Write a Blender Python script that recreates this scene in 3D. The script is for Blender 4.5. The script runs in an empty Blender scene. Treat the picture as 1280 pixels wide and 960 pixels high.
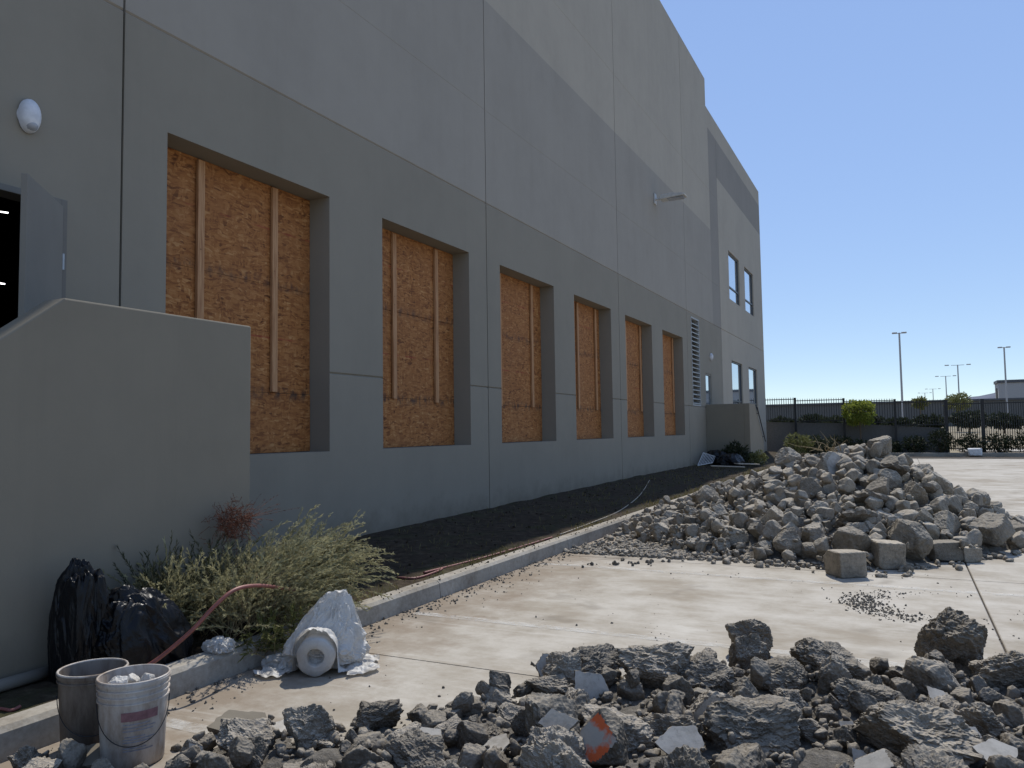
import bpy, bmesh, math, random
import numpy as np
from mathutils import Vector, Matrix, Euler, noise as mnoise
R_ = math.radians
random.seed(7); rng = np.random.default_rng(7)
sc = bpy.context.scene; COL = sc.collection
# ---------------------------------------------------------------- camera
F_PX, YAW, PITCH, ROLL = 978.6, 0.46089, 0.05986, -0.01476
CAM = Vector((6.4405, 0.0, 1.5))
_F = Vector((-math.sin(YAW)*math.cos(PITCH), math.cos(YAW)*math.cos(PITCH), math.sin(PITCH)))
_R = Vector((math.cos(YAW), math.sin(YAW), 0)); _U = _R.cross(_F)
CR = _R*math.cos(ROLL)+_U*math.sin(ROLL); CU = -_R*math.sin(ROLL)+_U*math.cos(ROLL)
cd = bpy.data.cameras.new('camera'); cd.sensor_width = 36; cd.lens = F_PX/1280*36; cd.clip_start = .05; cd.clip_end = 12000
co = bpy.data.objects.new('camera', cd); COL.objects.link(co)
m3 = Matrix((CR, CU, -_F)).transposed(); co.matrix_world = Matrix.Translation(CAM) @ m3.to_4x4()
sc.camera = co
# ---------------------------------------------------------------- light
SUN_EL, SUN_AZ = R_(52), R_(-10.6)          # azimuth measured from +Y, negative towards the building
w = bpy.data.worlds.new('World'); sc.world = w; w.use_nodes = True
nt = w.node_tree; nt.nodes.clear()
sky = nt.nodes.new('ShaderNodeTexSky'); sky.sky_type = 'NISHITA'; sky.sun_disc = False
sky.sun_elevation = SUN_EL; sky.sun_rotation = SUN_AZ; sky.altitude = 1000; sky.air_density = .7; sky.dust_density = 0.0; sky.ozone_density = 1.0
bg = nt.nodes.new('ShaderNodeBackground'); bg.inputs[1].default_value = .13
wo = nt.nodes.new('ShaderNodeOutputWorld'); 
sh = nt.nodes.new('ShaderNodeSeparateColor'); sh.mode = 'HSV'; ch = nt.nodes.new('ShaderNodeCombineColor'); ch.mode = 'HSV'   # film-like roll-off of the whole sky's brightness range
pw = nt.nodes.new('ShaderNodeMath'); pw.operation = 'POWER'; pw.inputs[1].default_value = .26; ml = nt.nodes.new('ShaderNodeMath'); ml.operation = 'MULTIPLY'; ml.inputs[1].default_value = 5.25
sa = nt.nodes.new('ShaderNodeMath'); sa.operation = 'MULTIPLY'; sa.inputs[1].default_value = .93
for a, b in ((sky.outputs[0], sh.inputs[0]), (sh.outputs[2], pw.inputs[0]), (pw.outputs[0], ml.inputs[0]), (ml.outputs[0], ch.inputs[2]), (sh.outputs[0], ch.inputs[0]), (sh.outputs[1], sa.inputs[0]), (sa.outputs[0], ch.inputs[1]), (ch.outputs[0], bg.inputs[0])): nt.links.new(a, b)
nt.links.new(bg.outputs[0], wo.inputs[0])
sl = bpy.data.lights.new('sun', 'SUN'); sl.energy = 5.0; sl.angle = R_(.53); sl.color = (1, .955, .88)
so = bpy.data.objects.new('sun', sl); COL.objects.link(so)
sdir = Vector((math.sin(SUN_AZ)*math.cos(SUN_EL), math.cos(SUN_AZ)*math.cos(SUN_EL), math.sin(SUN_EL)))
so.rotation_euler = sdir.to_track_quat('Z', 'Y').to_euler(); so.location = sdir*60
vs = sc.view_settings; vs.view_transform = 'Standard'; vs.look = 'None'; vs.exposure = -0.27; vs.gamma = 1; vs.use_curve_mapping = False
# ---------------------------------------------------------------- pixel -> place helpers (1280x960 photo pixels)
def ray(x, y): return CR*((x-640)/F_PX)+CU*((480-y)/F_PX)+_F
def onX(x, y, X): v = ray(x, y); return CAM+v*((X-CAM.x)/v.x)
def onY(x, y, Y): v = ray(x, y); return CAM+v*((Y-CAM.y)/v.y)
def onZ(x, y, Z=0): v = ray(x, y); return CAM+v*((Z-CAM.z)/v.z)
# ---------------------------------------------------------------- materials
class NT:
    def __init__(s, name):
        s.m = bpy.data.materials.new(name); s.m.use_nodes = True; s.t = s.m.node_tree; s.t.nodes.clear()
        s.o = s.new('ShaderNodeOutputMaterial'); s.b = s.new('ShaderNodeBsdfPrincipled'); s.l(s.b.outputs[0], s.o.inputs[0])
        s._pos = None
    def new(s, t, **k):
        n = s.t.nodes.new(t)
        for a, v in k.items(): setattr(n, a, v)
        return n
    def l(s, a, b): s.t.links.new(a, b)
    def set(s, i, v):
        if hasattr(v, 'is_linked') or isinstance(v, bpy.types.NodeSocket): s.l(v, i)
        else: i.default_value = v
    def pos(s):
        if s._pos is None: s._pos = s.new('ShaderNodeNewGeometry').outputs['Position']
        return s._pos
    def mapv(s, v, scale=(1, 1, 1), rot=(0, 0, 0), loc=(0, 0, 0)):
        n = s.new('ShaderNodeMapping'); s.l(v, n.inputs[0]); n.inputs['Scale'].default_value = scale; n.inputs['Rotation'].default_value = rot; n.inputs['Location'].default_value = loc
        return n.outputs[0]
    def noise(s, scale, detail=4, rough=.55, v=None, dist=0):
        n = s.new('ShaderNodeTexNoise'); s.l(v or s.pos(), n.inputs['Vector']); n.inputs['Scale'].default_value = scale; n.inputs['Detail'].default_value = detail; n.inputs['Roughness'].default_value = rough; n.inputs['Distortion'].default_value = dist
        return n.outputs['Fac']
    def vor(s, scale, v=None, out='Distance', feature='F1'):
        n = s.new('ShaderNodeTexVoronoi', feature=feature); s.l(v or s.pos(), n.inputs['Vector']); n.inputs['Scale'].default_value = scale
        return n.outputs[out]
    def ramp(s, f, stops, interp='LINEAR'):
        n = s.new('ShaderNodeValToRGB'); s.l(f, n.inputs[0]); n.color_ramp.interpolation = interp
        e = n.color_ramp.elements
        while len(e) < len(stops): e.new(.5)
        for el, (p, c) in zip(e, stops):
            el.position = p; el.color = (c, c, c, 1) if isinstance(c, (int, float)) else (*c, 1)
        return n.outputs[0]
    def mix(s, f, a, b, mode='MIX'):
        n = s.new('ShaderNodeMix', data_type='RGBA', blend_type=mode)
        for i, v in ((n.inputs[0], f), (n.inputs[6], a), (n.inputs[7], b)):
            if isinstance(v, tuple): i.default_value = (*v, 1)
            else: s.set(i, v)
        return n.outputs[2]
    def math(s, op, a, b=0., c=None):
        n = s.new('ShaderNodeMath', operation=op); s.set(n.inputs[0], a); s.set(n.inputs[1], b)
        if c is not None: s.set(n.inputs[2], c)
        return n.outputs[0]
    def sep(s, v): n = s.new('ShaderNodeSeparateXYZ'); s.l(v, n.inputs[0]); return n.outputs
    def bump(s, h, strength=.3, dist=.01, prev=None):
        n = s.new('ShaderNodeBump'); s.l(h, n.inputs['Height']); n.inputs['Strength'].default_value = strength; n.inputs['Distance'].default_value = dist
        if prev is not None: s.l(prev, n.inputs['Normal'])
        s.l(n.outputs[0], s.b.inputs['Normal']); return n.outputs[0]
    def col(s, c):
        if isinstance(c, tuple): s.b.inputs['Base Color'].default_value = (*c, 1)
        else: s.l(c, s.b.inputs['Base Color'])
    def rough(s, r, spec=.5): s.set(s.b.inputs['Roughness'], r); s.b.inputs['Specular IOR Level'].default_value = spec
    def rand(s): return s.new('ShaderNodeObjectInfo').outputs['Random']
def tint(c, k): return tuple(min(1, x*k) for x in c)
M = {}
def paint(name, c):
    n = NT(name)
    a = n.noise(.55, 5, .6); b = n.noise(3.2, 6, .65)
    st = n.noise(2.2, 5, .6, n.mapv(n.pos(), (1, 1, .12)))
    f = n.math('ADD', n.math('MULTIPLY', a, .5), n.math('ADD', n.math('MULTIPLY', b, .25), n.math('MULTIPLY', st, .25)))
    cc = n.ramp(f, [(.33, tint(c, .9)), (.52, c), (.72, tint(c, 1.07))])
    run = n.ramp(n.noise(3.4, 6, .7, n.mapv(n.pos(), (1, 1, .05))), [(.58, 0), (.74, .13)]); cc = n.mix(run, cc, tint(c, .6))
    z_ = n.sep(n.pos())[2]; spl = n.ramp(n.math('ADD', n.math('MULTIPLY', z_, 1.5), n.math('MULTIPLY', n.math('SUBTRACT', n.noise(2.6, 6, .7), .5), 1.6)), [(.1, .6), (.75, 0)]); cc = n.mix(spl, cc, (.15, .125, .09))
    n.col(cc)
    n.rough(.85, .25); h = n.noise(55, 5, .7); b1 = n.bump(h, .18, .004); n.bump(n.noise(4, 3), .12, .02, b1)
    M[name] = n.m
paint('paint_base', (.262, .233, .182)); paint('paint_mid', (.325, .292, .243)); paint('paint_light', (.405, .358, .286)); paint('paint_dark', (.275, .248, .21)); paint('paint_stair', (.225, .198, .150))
def plain(name, c, r=.6, spec=.4, metal=0., var=.15, sc_=12, bump=.1):
    n = NT(name); f = n.noise(sc_, 5, .6)
    n.col(n.ramp(f, [(.3, tint(c, 1-var)), (.7, tint(c, 1+var))])); n.rough(r, spec); n.b.inputs['Metallic'].default_value = metal
    if bump: n.bump(n.noise(sc_*6, 4), bump, .003)
    M[name] = n.m
plain('sealant', (.10, .10, .095)); plain('door_paint', (.225, .205, .17), .7, .4, 0, .05, 3, 0); plain('frame_paint', (.18, .165, .14), .7, .4, 0, .06, 3, 0)
plain('interior', (.05, .05, .05), .9); plain('black_iron', (.012, .012, .013), .45); plain('steel', (.35, .35, .35), .4, .5, .9)
plain('white_housing', (.62, .62, .63), .4); plain('lens', (.35, .36, .38), .2); plain('lamp_metal', (.5, .49, .46), .5)
plain('red_hose', (.22, .075, .06), .5, .4, 0, .2, 20, .1); plain('white_wire', (.7, .7, .7), .5); plain('cap_white', (.72, .71, .68), .7, .2)
plain('trunk', (.13, .10, .07), .9, .2, 0, .3, 30, .5); plain('stem', (.26, .20, .11), .85, .2, 0, .35, 25, 0); plain('rust_stem', (.13, .05, .028), .85, .2, 0, .4, 25, 0)
plain('louver', (.33, .33, .315), .5); plain('dark_void', (.012, .012, .012), .9); plain('metal_roof', (.08, .08, .085), .6); plain('far_dark', (.12, .115, .105), .8); plain('far_wall', (.36, .345, .33), .8); plain('pole_metal', (.36, .35, .34), .5)
plain('window_frame', (.05, .055, .06), .4); plain('plank', (.42, .36, .28), .8, .2, 0, .2, 15, .3); plain('car_white', (.6, .6, .62), .25, .5); plain('tyre', (.02, .02, .02), .8)
plain('hole_shade', (.10, .09, .08), .9); plain('hill', (.13, .14, .17), .95, .1, 0, .2, .004, 0)  # hill: blue-grey puts the distance haze into its colour
n = NT('glass'); n.col((.62, .68, .74)); n.rough(.03); n.b.inputs['Metallic'].default_value = .9; M['glass'] = n.m
n = NT('tube_light'); n.b.inputs['Emission Color'].default_value = (1, 1, 1, 1); n.b.inputs['Emission Strength'].default_value = 4; M['tube_light'] = n.m
# oriented strand board
n = NT('osb'); p = n.sep(n.pos()); cb = n.new('ShaderNodeCombineXYZ'); n.l(p[1], cb.inputs[0]); n.l(p[2], cb.inputs[1]); P2 = cb.outputs[0]
wv = n.new('ShaderNodeVectorMath', operation='MULTIPLY_ADD'); nz = n.new('ShaderNodeTexNoise'); n.l(P2, nz.inputs['Vector']); nz.inputs['Scale'].default_value = 4
n.l(nz.outputs['Color'], wv.inputs[0]); wv.inputs[1].default_value = (.12, .12, 0); n.l(P2, wv.inputs[2])
v1 = n.vor(1, n.mapv(wv.outputs[0], (10, 36, 1), (0, 0, .5)), 'Color'); v2 = n.vor(1, n.mapv(wv.outputs[0], (38, 10.5, 1), (0, 0, -.4)), 'Color')
v3 = n.vor(1, n.mapv(wv.outputs[0], (12, 48, 1), (0, 0, -.15)), 'Color')
s1 = n.sep(v1)[0]; s2 = n.sep(v2)[1]; s3 = n.sep(v3)[2]
f = n.math('ADD', n.math('MULTIPLY', n.mix(n.math('GREATER_THAN', n.sep(v3)[0], .55), s1, s2), .55), n.math('MULTIPLY', s3, .45))
f = n.math('ADD', n.math('MULTIPLY', f, .75), n.math('MULTIPLY', n.noise(90, 4), .25))
c = n.ramp(f, [(.14, (.10, .034, .011)), (.30, (.235, .084, .024)), (.5, (.33, .132, .038)), (.70, (.41, .180, .058)), (.9, (.52, .28, .11))])
c = n.mix(n.ramp(n.noise(1.6, 3), [(.35, 0), (.7, .35)]), c, (.30, .13, .05))
def band(z, hw, soft, nscale, amt):
    d = n.math('ABSOLUTE', n.math('SUBTRACT', p[2], z)); e = n.math('SUBTRACT', 1, n.math('SMOOTH_MIN', n.math('DIVIDE', d, hw), 1, soft))
    k = n.ramp(n.noise(nscale, 4, .6, n.mapv(P2, (1, .45, 1))), [(.46, 0), (.6, 1)])
    return n.math('MULTIPLY', n.math('MULTIPLY', n.math('MAXIMUM', e, 0), k), amt)
c = n.mix(band(1.99, .11, .1, 11, .9), c, (.05, .035, .03)); c = n.mix(band(3.33, .10, .1, 8, .7), c, (.06, .04, .035))
for zz in (2.66, 3.98): c = n.mix(band(zz, .018, .05, 3, .75), c, (.28, .04, .025))
n.col(c); n.rough(.75, .25); n.bump(f, .35, .004); M['osb'] = n.m
n = NT('stud'); g = n.noise(9, 5, .6, n.mapv(n.pos(), (6, 6, .35))); c = n.ramp(g, [(.3, (.30, .14, .06)), (.55, (.46, .245, .115)), (.75, (.54, .32, .17))])
kn = n.ramp(n.vor(7), [(.03, 1), (.09, 0)]); n.col(n.mix(kn, c, (.14, .06, .03))); n.rough(.7, .3); n.bump(g, .2, .002); M['stud'] = n.m
# pavement concrete
n = NT('pavement'); P = n.pos()
big = n.noise(.33, 6, .62, n.mapv(P, (.8, 1.6, 1))); streak = n.noise(1.1, 7, .66, n.mapv(P, (.55, 3.2, 1), (0, 0, .06)), .6); mid = n.noise(2.3, 7, .7); fine = n.noise(26, 6, .72)
f = n.math('ADD', n.math('ADD', n.math('MULTIPLY', big, .34), n.math('MULTIPLY', streak, .2)), n.math('ADD', n.math('MULTIPLY', mid, .36), n.math('MULTIPLY', fine, .1)))
c = n.ramp(f, [(.36, (.225, .19, .145)), (.45, (.345, .308, .25)), (.53, (.435, .40, .34)), (.66, (.525, .495, .435))])
d = n.ramp(n.noise(.75, 5, .65, n.mapv(P, (1, 1.5, 1), (0, 0, 0), (3.1, 7.7, 0))), [(.50, 0), (.66, .8)]); c = n.mix(d, c, (.27, .228, .17))
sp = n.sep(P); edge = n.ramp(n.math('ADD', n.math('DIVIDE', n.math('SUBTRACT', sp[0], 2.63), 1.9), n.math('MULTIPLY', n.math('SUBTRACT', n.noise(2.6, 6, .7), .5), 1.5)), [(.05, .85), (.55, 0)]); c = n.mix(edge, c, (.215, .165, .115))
blot = n.ramp(n.noise(1.7, 3, .5, n.mapv(P, (1, 1, 1), (0, 0, 0), (11, 2, 0))), [(.60, 0), (.74, .6)]); c = n.mix(blot, c, (.15, .125, .095))
wh = n.ramp(n.noise(1.4, 6, .7, n.mapv(P, (.35, 4.5, 1), (0, 0, -.05), (5, 1, 0)), .4), [(.60, 0), (.72, .38)]); c = n.mix(wh, c, (.58, .555, .495))
spk = n.ramp(n.vor(34), [(.035, .8), (.075, 0)]); spk2 = n.math('MULTIPLY', spk, n.ramp(n.noise(1.3, 4), [(.45, 0), (.6, 1)])); c = n.mix(spk2, c, (.11, .09, .07))
n.col(c); n.rough(.9, .25); b1 = n.bump(fine, .35, .006); n.bump(mid, .25, .02, b1); M['pavement'] = n.m
n = NT('kerb_concrete'); f = n.math('ADD', n.math('MULTIPLY', n.noise(2, 6, .65), .6), n.math('MULTIPLY', n.noise(30, 5, .7), .4))
c = n.ramp(f, [(.35, (.21, .18, .14)), (.5, (.32, .288, .235)), (.68, (.42, .388, .33))]); n.col(n.mix(n.ramp(n.noise(5, 6, .7), [(.55, 0), (.72, .7)]), c, (.18, .14, .10))); n.rough(.9, .2); n.bump(n.noise(45, 5, .7), .5, .006); M['kerb_concrete'] = n.m
n = NT('soil'); f = n.noise(9, 7, .7); c = n.ramp(f, [(.3, (.022, .016, .011)), (.55, (.06, .045, .03)), (.75, (.12, .095, .062))]); n.col(n.mix(n.ramp(n.noise(2.2, 4), [(.5, 0), (.66, .5)]), c, (.05, .055, .022))); n.rough(.95, .1); n.bump(f, .8, .04); M['soil'] = n.m
n = NT('dry_ground'); f = n.noise(.12, 7, .65); n.col(n.ramp(f, [(.3, (.16, .13, .085)), (.55, (.26, .22, .15)), (.75, (.33, .29, .21))])); n.rough(.95, .1); M['dry_ground'] = n.m
n = NT('joint_fill'); n.col((.07, .06, .05)); n.rough(.95, .1); M['joint_fill'] = n.m
n = NT('stripe_paint'); wr = n.ramp(n.noise(7, 7, .75), [(.40, 0), (.66, .55)]); n.col((.66, .65, .61)); n.rough(.8, .2)
tr = n.new('ShaderNodeBsdfTransparent'); mx = n.new('ShaderNodeMixShader'); n.l(wr, mx.inputs[0]); n.l(tr.outputs[0], mx.inputs[1]); n.l(n.b.outputs[0], mx.inputs[2]); n.l(mx.outputs[0], n.o.inputs[0]); M['stripe_paint'] = n.m
# broken concrete
def rubble(name, dark, light, dust, agg=1.0):
    n = NT(name); oi = n.rand()
    a = n.noise(9, 6, .68); b = n.noise(38, 6, .75); v = n.vor(70, out='Color'); vd = n.vor(70)
    f = n.math('ADD', n.math('MULTIPLY', a, .5), n.math('MULTIPLY', b, .5))
    c = n.ramp(f, [(.34, dark), (.5, tuple((x+y)/2 for x, y in zip(dark, light))), (.66, light)])
    pe = n.math('MULTIPLY', n.math('GREATER_THAN', n.sep(v)[0], .62), n.math('LESS_THAN', vd, .42))
    c = n.mix(n.math('MULTIPLY', pe, .55*agg), c, n.mix(n.sep(v)[1], tint(dark, .55), tint(light, 1.25)))
    c = n.mix(n.ramp(n.noise(3, 5, .6), [(.48, 0), (.7, .6)]), c, dust)
    nzz = n.sep(n.new('ShaderNodeNewGeometry').outputs['Normal'])[2]; sun_top = n.math('MULTIPLY', n.ramp(nzz, [(.35, 0), (.9, .75)]), n.ramp(n.noise(14, 5, .7), [(.35, .25), (.6, 1)])); c = n.mix(sun_top, c, tint(dust, 1.25))   # dust colour on upward faces, painting in the brightness of sunlit tops
    hs = n.new('ShaderNodeHueSaturation'); n.l(c, hs.inputs['Color']); n.l(n.math('MULTIPLY_ADD', oi, .55, .72), hs.inputs['Value'])
    n.col(hs.outputs[0]); n.rough(.95, .15)
    b1 = n.bump(b, .7, .012); b2 = n.bump(n.vor(55), .5*agg, .012, b1); n.bump(n.noise(120, 4, .7), .5, .004, b2); M[name] = n.m
rubble('rubble_near', (.055, .045, .033), (.235, .203, .160), (.34, .302, .245), 1.0)
rubble('rubble_mid', (.125, .107, .081), (.335, .295, .235), (.40, .355, .285), .6)
n = NT('pale_face'); f = n.noise(7, 6, .7); c = n.ramp(f, [(.32, (.27, .248, .21)), (.5, (.41, .382, .333)), (.7, (.50, .47, .415))]); n.col(n.mix(n.ramp(n.noise(26, 5, .75), [(.57, 0), (.66, .7)]), c, (.24, .23, .21))); n.rough(.8, .25); n.bump(n.noise(60, 4), .25, .004); M['pale_face'] = n.m
n = NT('orange_face'); f = n.noise(5, 5, .6); n.col(n.mix(n.ramp(f, [(.47, 0), (.53, 1)]), (.36, .335, .29), (.58, .12, .04))); n.rough(.8, .25); n.bump(n.noise(60, 4), .3, .004); M['orange_face'] = n.m
n = NT('fines'); f = n.noise(16, 7, .75); n.col(n.ramp(f, [(.3, (.085, .075, .06)), (.5, (.19, .172, .145)), (.7, (.29, .265, .225))])); n.rough(.95, .1); n.bump(f, .9, .05); M['fines'] = n.m
# plastics
n = NT('black_plastic'); n.col((.004, .004, .005)); n.rough(.38, .25); n.bump(n.noise(7, 4, .55, None, 1.2), .35, .02); M['black_plastic'] = n.m
n = NT('white_plastic'); f = n.noise(6, 6, .7); n.col(n.ramp(f, [(.35, (.46, .43, .38)), (.55, (.66, .635, .585))])); n.rough(.45, .4); n.bump(n.noise(13, 5, .65, None, 1.8), .55, .012)
tl = n.new('ShaderNodeBsdfTranslucent'); tl.inputs[0].default_value = (.6, .59, .57, 1); mx = n.new('ShaderNodeMixShader'); mx.inputs[0].default_value = .28; n.l(n.b.outputs[0], mx.inputs[1]); n.l(tl.outputs[0], mx.inputs[2]); n.l(mx.outputs[0], n.o.inputs[0]); M['white_plastic'] = n.m
n = NT('bucket_white'); f = n.noise(5, 6, .7, n.mapv(n.pos(), (1, 1, .35))); c = n.ramp(f, [(.38, (.22, .165, .12)), (.5, (.38, .33, .285)), (.62, (.50, .465, .42))]); n.col(n.mix(n.ramp(n.noise(22, 5, .7), [(.58, 0), (.7, .6)]), c, (.2, .15, .11))); n.rough(.5, .4); M['bucket_white'] = n.m
n = NT('bucket_grey'); f = n.noise(6, 6, .7, n.mapv(n.pos(), (1, 1, .3))); n.col(n.ramp(f, [(.35, (.085, .065, .05)), (.6, (.21, .18, .15))])); n.rough(.6, .3); M['bucket_grey'] = n.m
plain('label_red', (.20, .10, .105), .6, .3, 0, .3, 30, 0); plain('label_grey', (.22, .22, .25), .6, .3, 0, .3, 60, 0)
def leaf(name, c1, c2, tr=.3, sc_=6):
    n = NT(name); f = n.noise(sc_, 4, .7); c = n.ramp(f, [(.32, c1), (.68, c2)]); n.col(c); n.rough(.7, .2)
    t = n.new('ShaderNodeBsdfTranslucent'); n.l(c, t.inputs[0]); mx = n.new('ShaderNodeMixShader'); mx.inputs[0].default_value = tr
    n.l(n.b.outputs[0], mx.inputs[1]); n.l(t.outputs[0], mx.inputs[2]); n.l(mx.outputs[0], n.o.inputs[0]); M[name] = n.m
leaf('needle', (.18, .17, .085), (.46, .43, .25), .35); leaf('needle_shade', (.03, .035, .018), (.06, .065, .03)); leaf('leaf_yellow', (.14, .17, .03), (.30, .33, .06), .45, 3)
leaf('leaf_dark', (.018, .024, .012), (.05, .06, .028), .2, 3); leaf('leaf_olive', (.10, .11, .035), (.19, .19, .07), .3, 3); leaf('grass_blade', (.10, .09, .03), (.24, .20, .09), .3, 3)
# ---------------------------------------------------------------- mesh helpers
class MB:
    def __init__(s): s.v = []; s.f = []; s.mi = []; s.mats = []; s.cur = 0
    def mat(s, name):
        if name not in s.mats: s.mats.append(name)
        s.cur = s.mats.index(name); return s
    def add(s, v, f):
        o = len(s.v); s.v += [tuple(x) for x in v]; s.f += [tuple(i+o for i in q) for q in f]; s.mi += [s.cur]*len(f)
    def box(s, x0, x1, y0, y1, z0, z1):
        s.add([(x0, y0, z0), (x1, y0, z0), (x1, y1, z0), (x0, y1, z0), (x0, y0, z1), (x1, y0, z1), (x1, y1, z1), (x0, y1, z1)],
              [(3, 2, 1, 0), (4, 5, 6, 7), (0, 1, 5, 4), (1, 2, 6, 5), (2, 3, 7, 6), (3, 0, 4, 7)])
    def prism(s, prof, a0, a1, axis='x'):
        k = len(prof)
        P = (lambda a, u, v: (a, u, v)) if axis == 'x' else (lambda a, u, v: (u, a, v)) if axis == 'y' else (lambda a, u, v: (u, v, a))
        s.add([P(a0, *q) for q in prof]+[P(a1, *q) for q in prof], [tuple(range(k))[::-1], tuple(range(k, 2*k))]+[(i, (i+1) % k, (i+1) % k+k, i+k) for i in range(k)])
    def tube(s, pts, r, n=8, cap=True):
        pts = [Vector(p) for p in pts]; rs = r if isinstance(r, (list, tuple)) else [r]*len(pts)
        V = []; ref = Vector((0, 0, 1))
        for i, p in enumerate(pts):
            d = (pts[min(i+1, len(pts)-1)]-pts[max(i-1, 0)]).normalized()
            a = d.cross(ref if abs(d.z) < .95 else Vector((1, 0, 0))).normalized(); b = d.cross(a)
            V += [p+(a*math.cos(2*math.pi*k/n)+b*math.sin(2*math.pi*k/n))*rs[i] for k in range(n)]
        Fc = [(i*n+k, i*n+(k+1) % n, (i+1)*n+(k+1) % n, (i+1)*n+k) for i in range(len(pts)-1) for k in range(n)]
        if cap: Fc += [tuple(range(n))[::-1], tuple(range((len(pts)-1)*n, len(pts)*n))]
        s.add(V, Fc)
    def lathe(s, prof, n=40, c=(0, 0, 0)):
        V = [(c[0]+r*math.cos(2*math.pi*k/n), c[1]+r*math.sin(2*math.pi*k/n), c[2]+z) for r, z in prof for k in range(n)]
        s.add(V, [(i*n+k, i*n+(k+1) % n, (i+1)*n+(k+1) % n, (i+1)*n+k) for i in range(len(prof)-1) for k in range(n)])
    def mesh(s, name):
        me = bpy.data.meshes.new(name); me.from_pydata(s.v, [], s.f)
        for m in s.mats: me.materials.append(M[m])
        if len(s.mats) > 1: me.polygons.foreach_set('material_index', s.mi)
        me.update(); return me
    def build(s, name, mat=None, parent=None, smooth=False, bevel=0):
        if mat and not s.mats: s.mats = [mat]
        me = s.mesh(name)
        if smooth: me.polygons.foreach_set('use_smooth', [True]*len(me.polygons))
        return link(name, me, parent, bevel)
def fixn(me):
    bm = bmesh.new(); bm.from_mesh(me); bmesh.ops.recalc_face_normals(bm, faces=bm.faces); bm.to_mesh(me); bm.free()
def link(name, me, parent=None, bevel=0):
    o = bpy.data.objects.new(name, me); COL.objects.link(o)
    if parent: o.parent = parent; o.matrix_parent_inverse = Matrix.Translation(parent.location).inverted() if parent.type == 'EMPTY' and not any(parent.rotation_euler) else Matrix.Identity(4)
    if bevel:
        b = o.modifiers.new('bevel', 'BEVEL'); b.width = bevel; b.segments = 2; b.limit_method = 'ANGLE'; b.angle_limit = R_(40)
    return o
def tag(o, label=None, cat=None, group=None, kind=None):
    for k, v in (('label', label), ('category', cat), ('group', group), ('kind', kind)):
        if v: o[k] = v
    return o
def empty(name, loc=(0, 0, 0)):
    o = bpy.data.objects.new(name, None); o.empty_display_size = .1; o.location = loc; COL.objects.link(o); return o
def box(name, mat, parent, *a, bevel=0): m = MB(); m.box(*a); return m.build(name, mat, parent, bevel=bevel)
# ================================================================ THE SETTING
LOT_X0 = 2.635; SL = 4.36; YJ0 = 4.43-3*SL
g = MB(); nn = 40
xs = [-4000, -1500, -600, -200, -60, -40, 0, 8.35, 8.5, 40, 90, 200, 600, 1500, 4000]; ys = [-300, -60, 44.45, 44.5, 46, 60, 120, 300, 900, 2500, 5000]
def gz(x, y):
    if 44.48 < y < 100 and x > 8.4: return .1 if y < 50 else .35
    return 1.15 if y > 44.48 and y < 900 else (-.35 if y < 44.48 else .9)
g.add([(x, y, gz(x, y)) for y in ys for x in xs], [(j*len(xs)+i, j*len(xs)+i+1, (j+1)*len(xs)+i+1, (j+1)*len(xs)+i) for j in range(len(ys)-1) for i in range(len(xs)-1)])
tag(g.build('ground', 'dry_ground'), kind='structure')
lot = box('parking_lot', 'joint_fill', None, 2.3, 60, -14, 42.6, -.3, -.02); tag(lot, kind='structure')
gp = .007; me = None
for i in range(10):
    for j in range(13):
        x0 = LOT_X0+i*SL; y0 = YJ0+j*SL
        if y0+SL > 43.5: continue
        if me is None:
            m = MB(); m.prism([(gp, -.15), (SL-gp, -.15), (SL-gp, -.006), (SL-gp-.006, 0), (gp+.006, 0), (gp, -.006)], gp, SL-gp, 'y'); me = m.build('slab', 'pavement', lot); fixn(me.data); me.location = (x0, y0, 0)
        else:
            o = me.copy(); COL.objects.link(o); o.location = (x0, y0, 0)
st = MB()
for yy in (2.95, 5.55, 8.15, 10.75, 13.35, 15.95, 18.55):
    st.add([(2.75, yy-.05, .004), (6.985, yy-.05, .004), (6.985, yy+.05, .004), (2.75, yy+.05, .004)], [(0, 1, 2, 3)])
    st.add([(7.015, yy-.05, .004), (8.0, yy-.05, .004), (8.0, yy+.05, .004), (7.015, yy+.05, .004)], [(0, 1, 2, 3)])
tag(st.build('parking_stripes', 'stripe_paint'), kind='structure')
kerb = empty('kerb'); tag(kerb, kind='structure')
kp = [(2.47, -.2), (2.632, -.2), (2.632, .0), (2.622, .125), (2.597, .15), (2.485, .152), (2.47, .145)]
yb = [-13, -10, -7, -4, -1.6, .7, 2.86, 6.15, 9.2, 12.2, 15.3, 18.4, 21.4, 24.5, 27.5, 30.6, 33.6, 36.7, 39.7, 42.7]
for a, b in zip(yb, yb[1:]):
    k = MB(); k.prism(kp, a+.005, b-.005, 'y'); o = k.build('kerb_stone', 'kerb_concrete', kerb); fixn(o.data)
m = MB()
m.prism([(42.7, -.2), (42.7, .14), (42.72, .155), (42.88, .155), (42.88, -.2)], 2.635, 60, 'x'); fixn(tag(m.build('far_kerb', 'kerb_concrete'), kind='structure').data)
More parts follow.
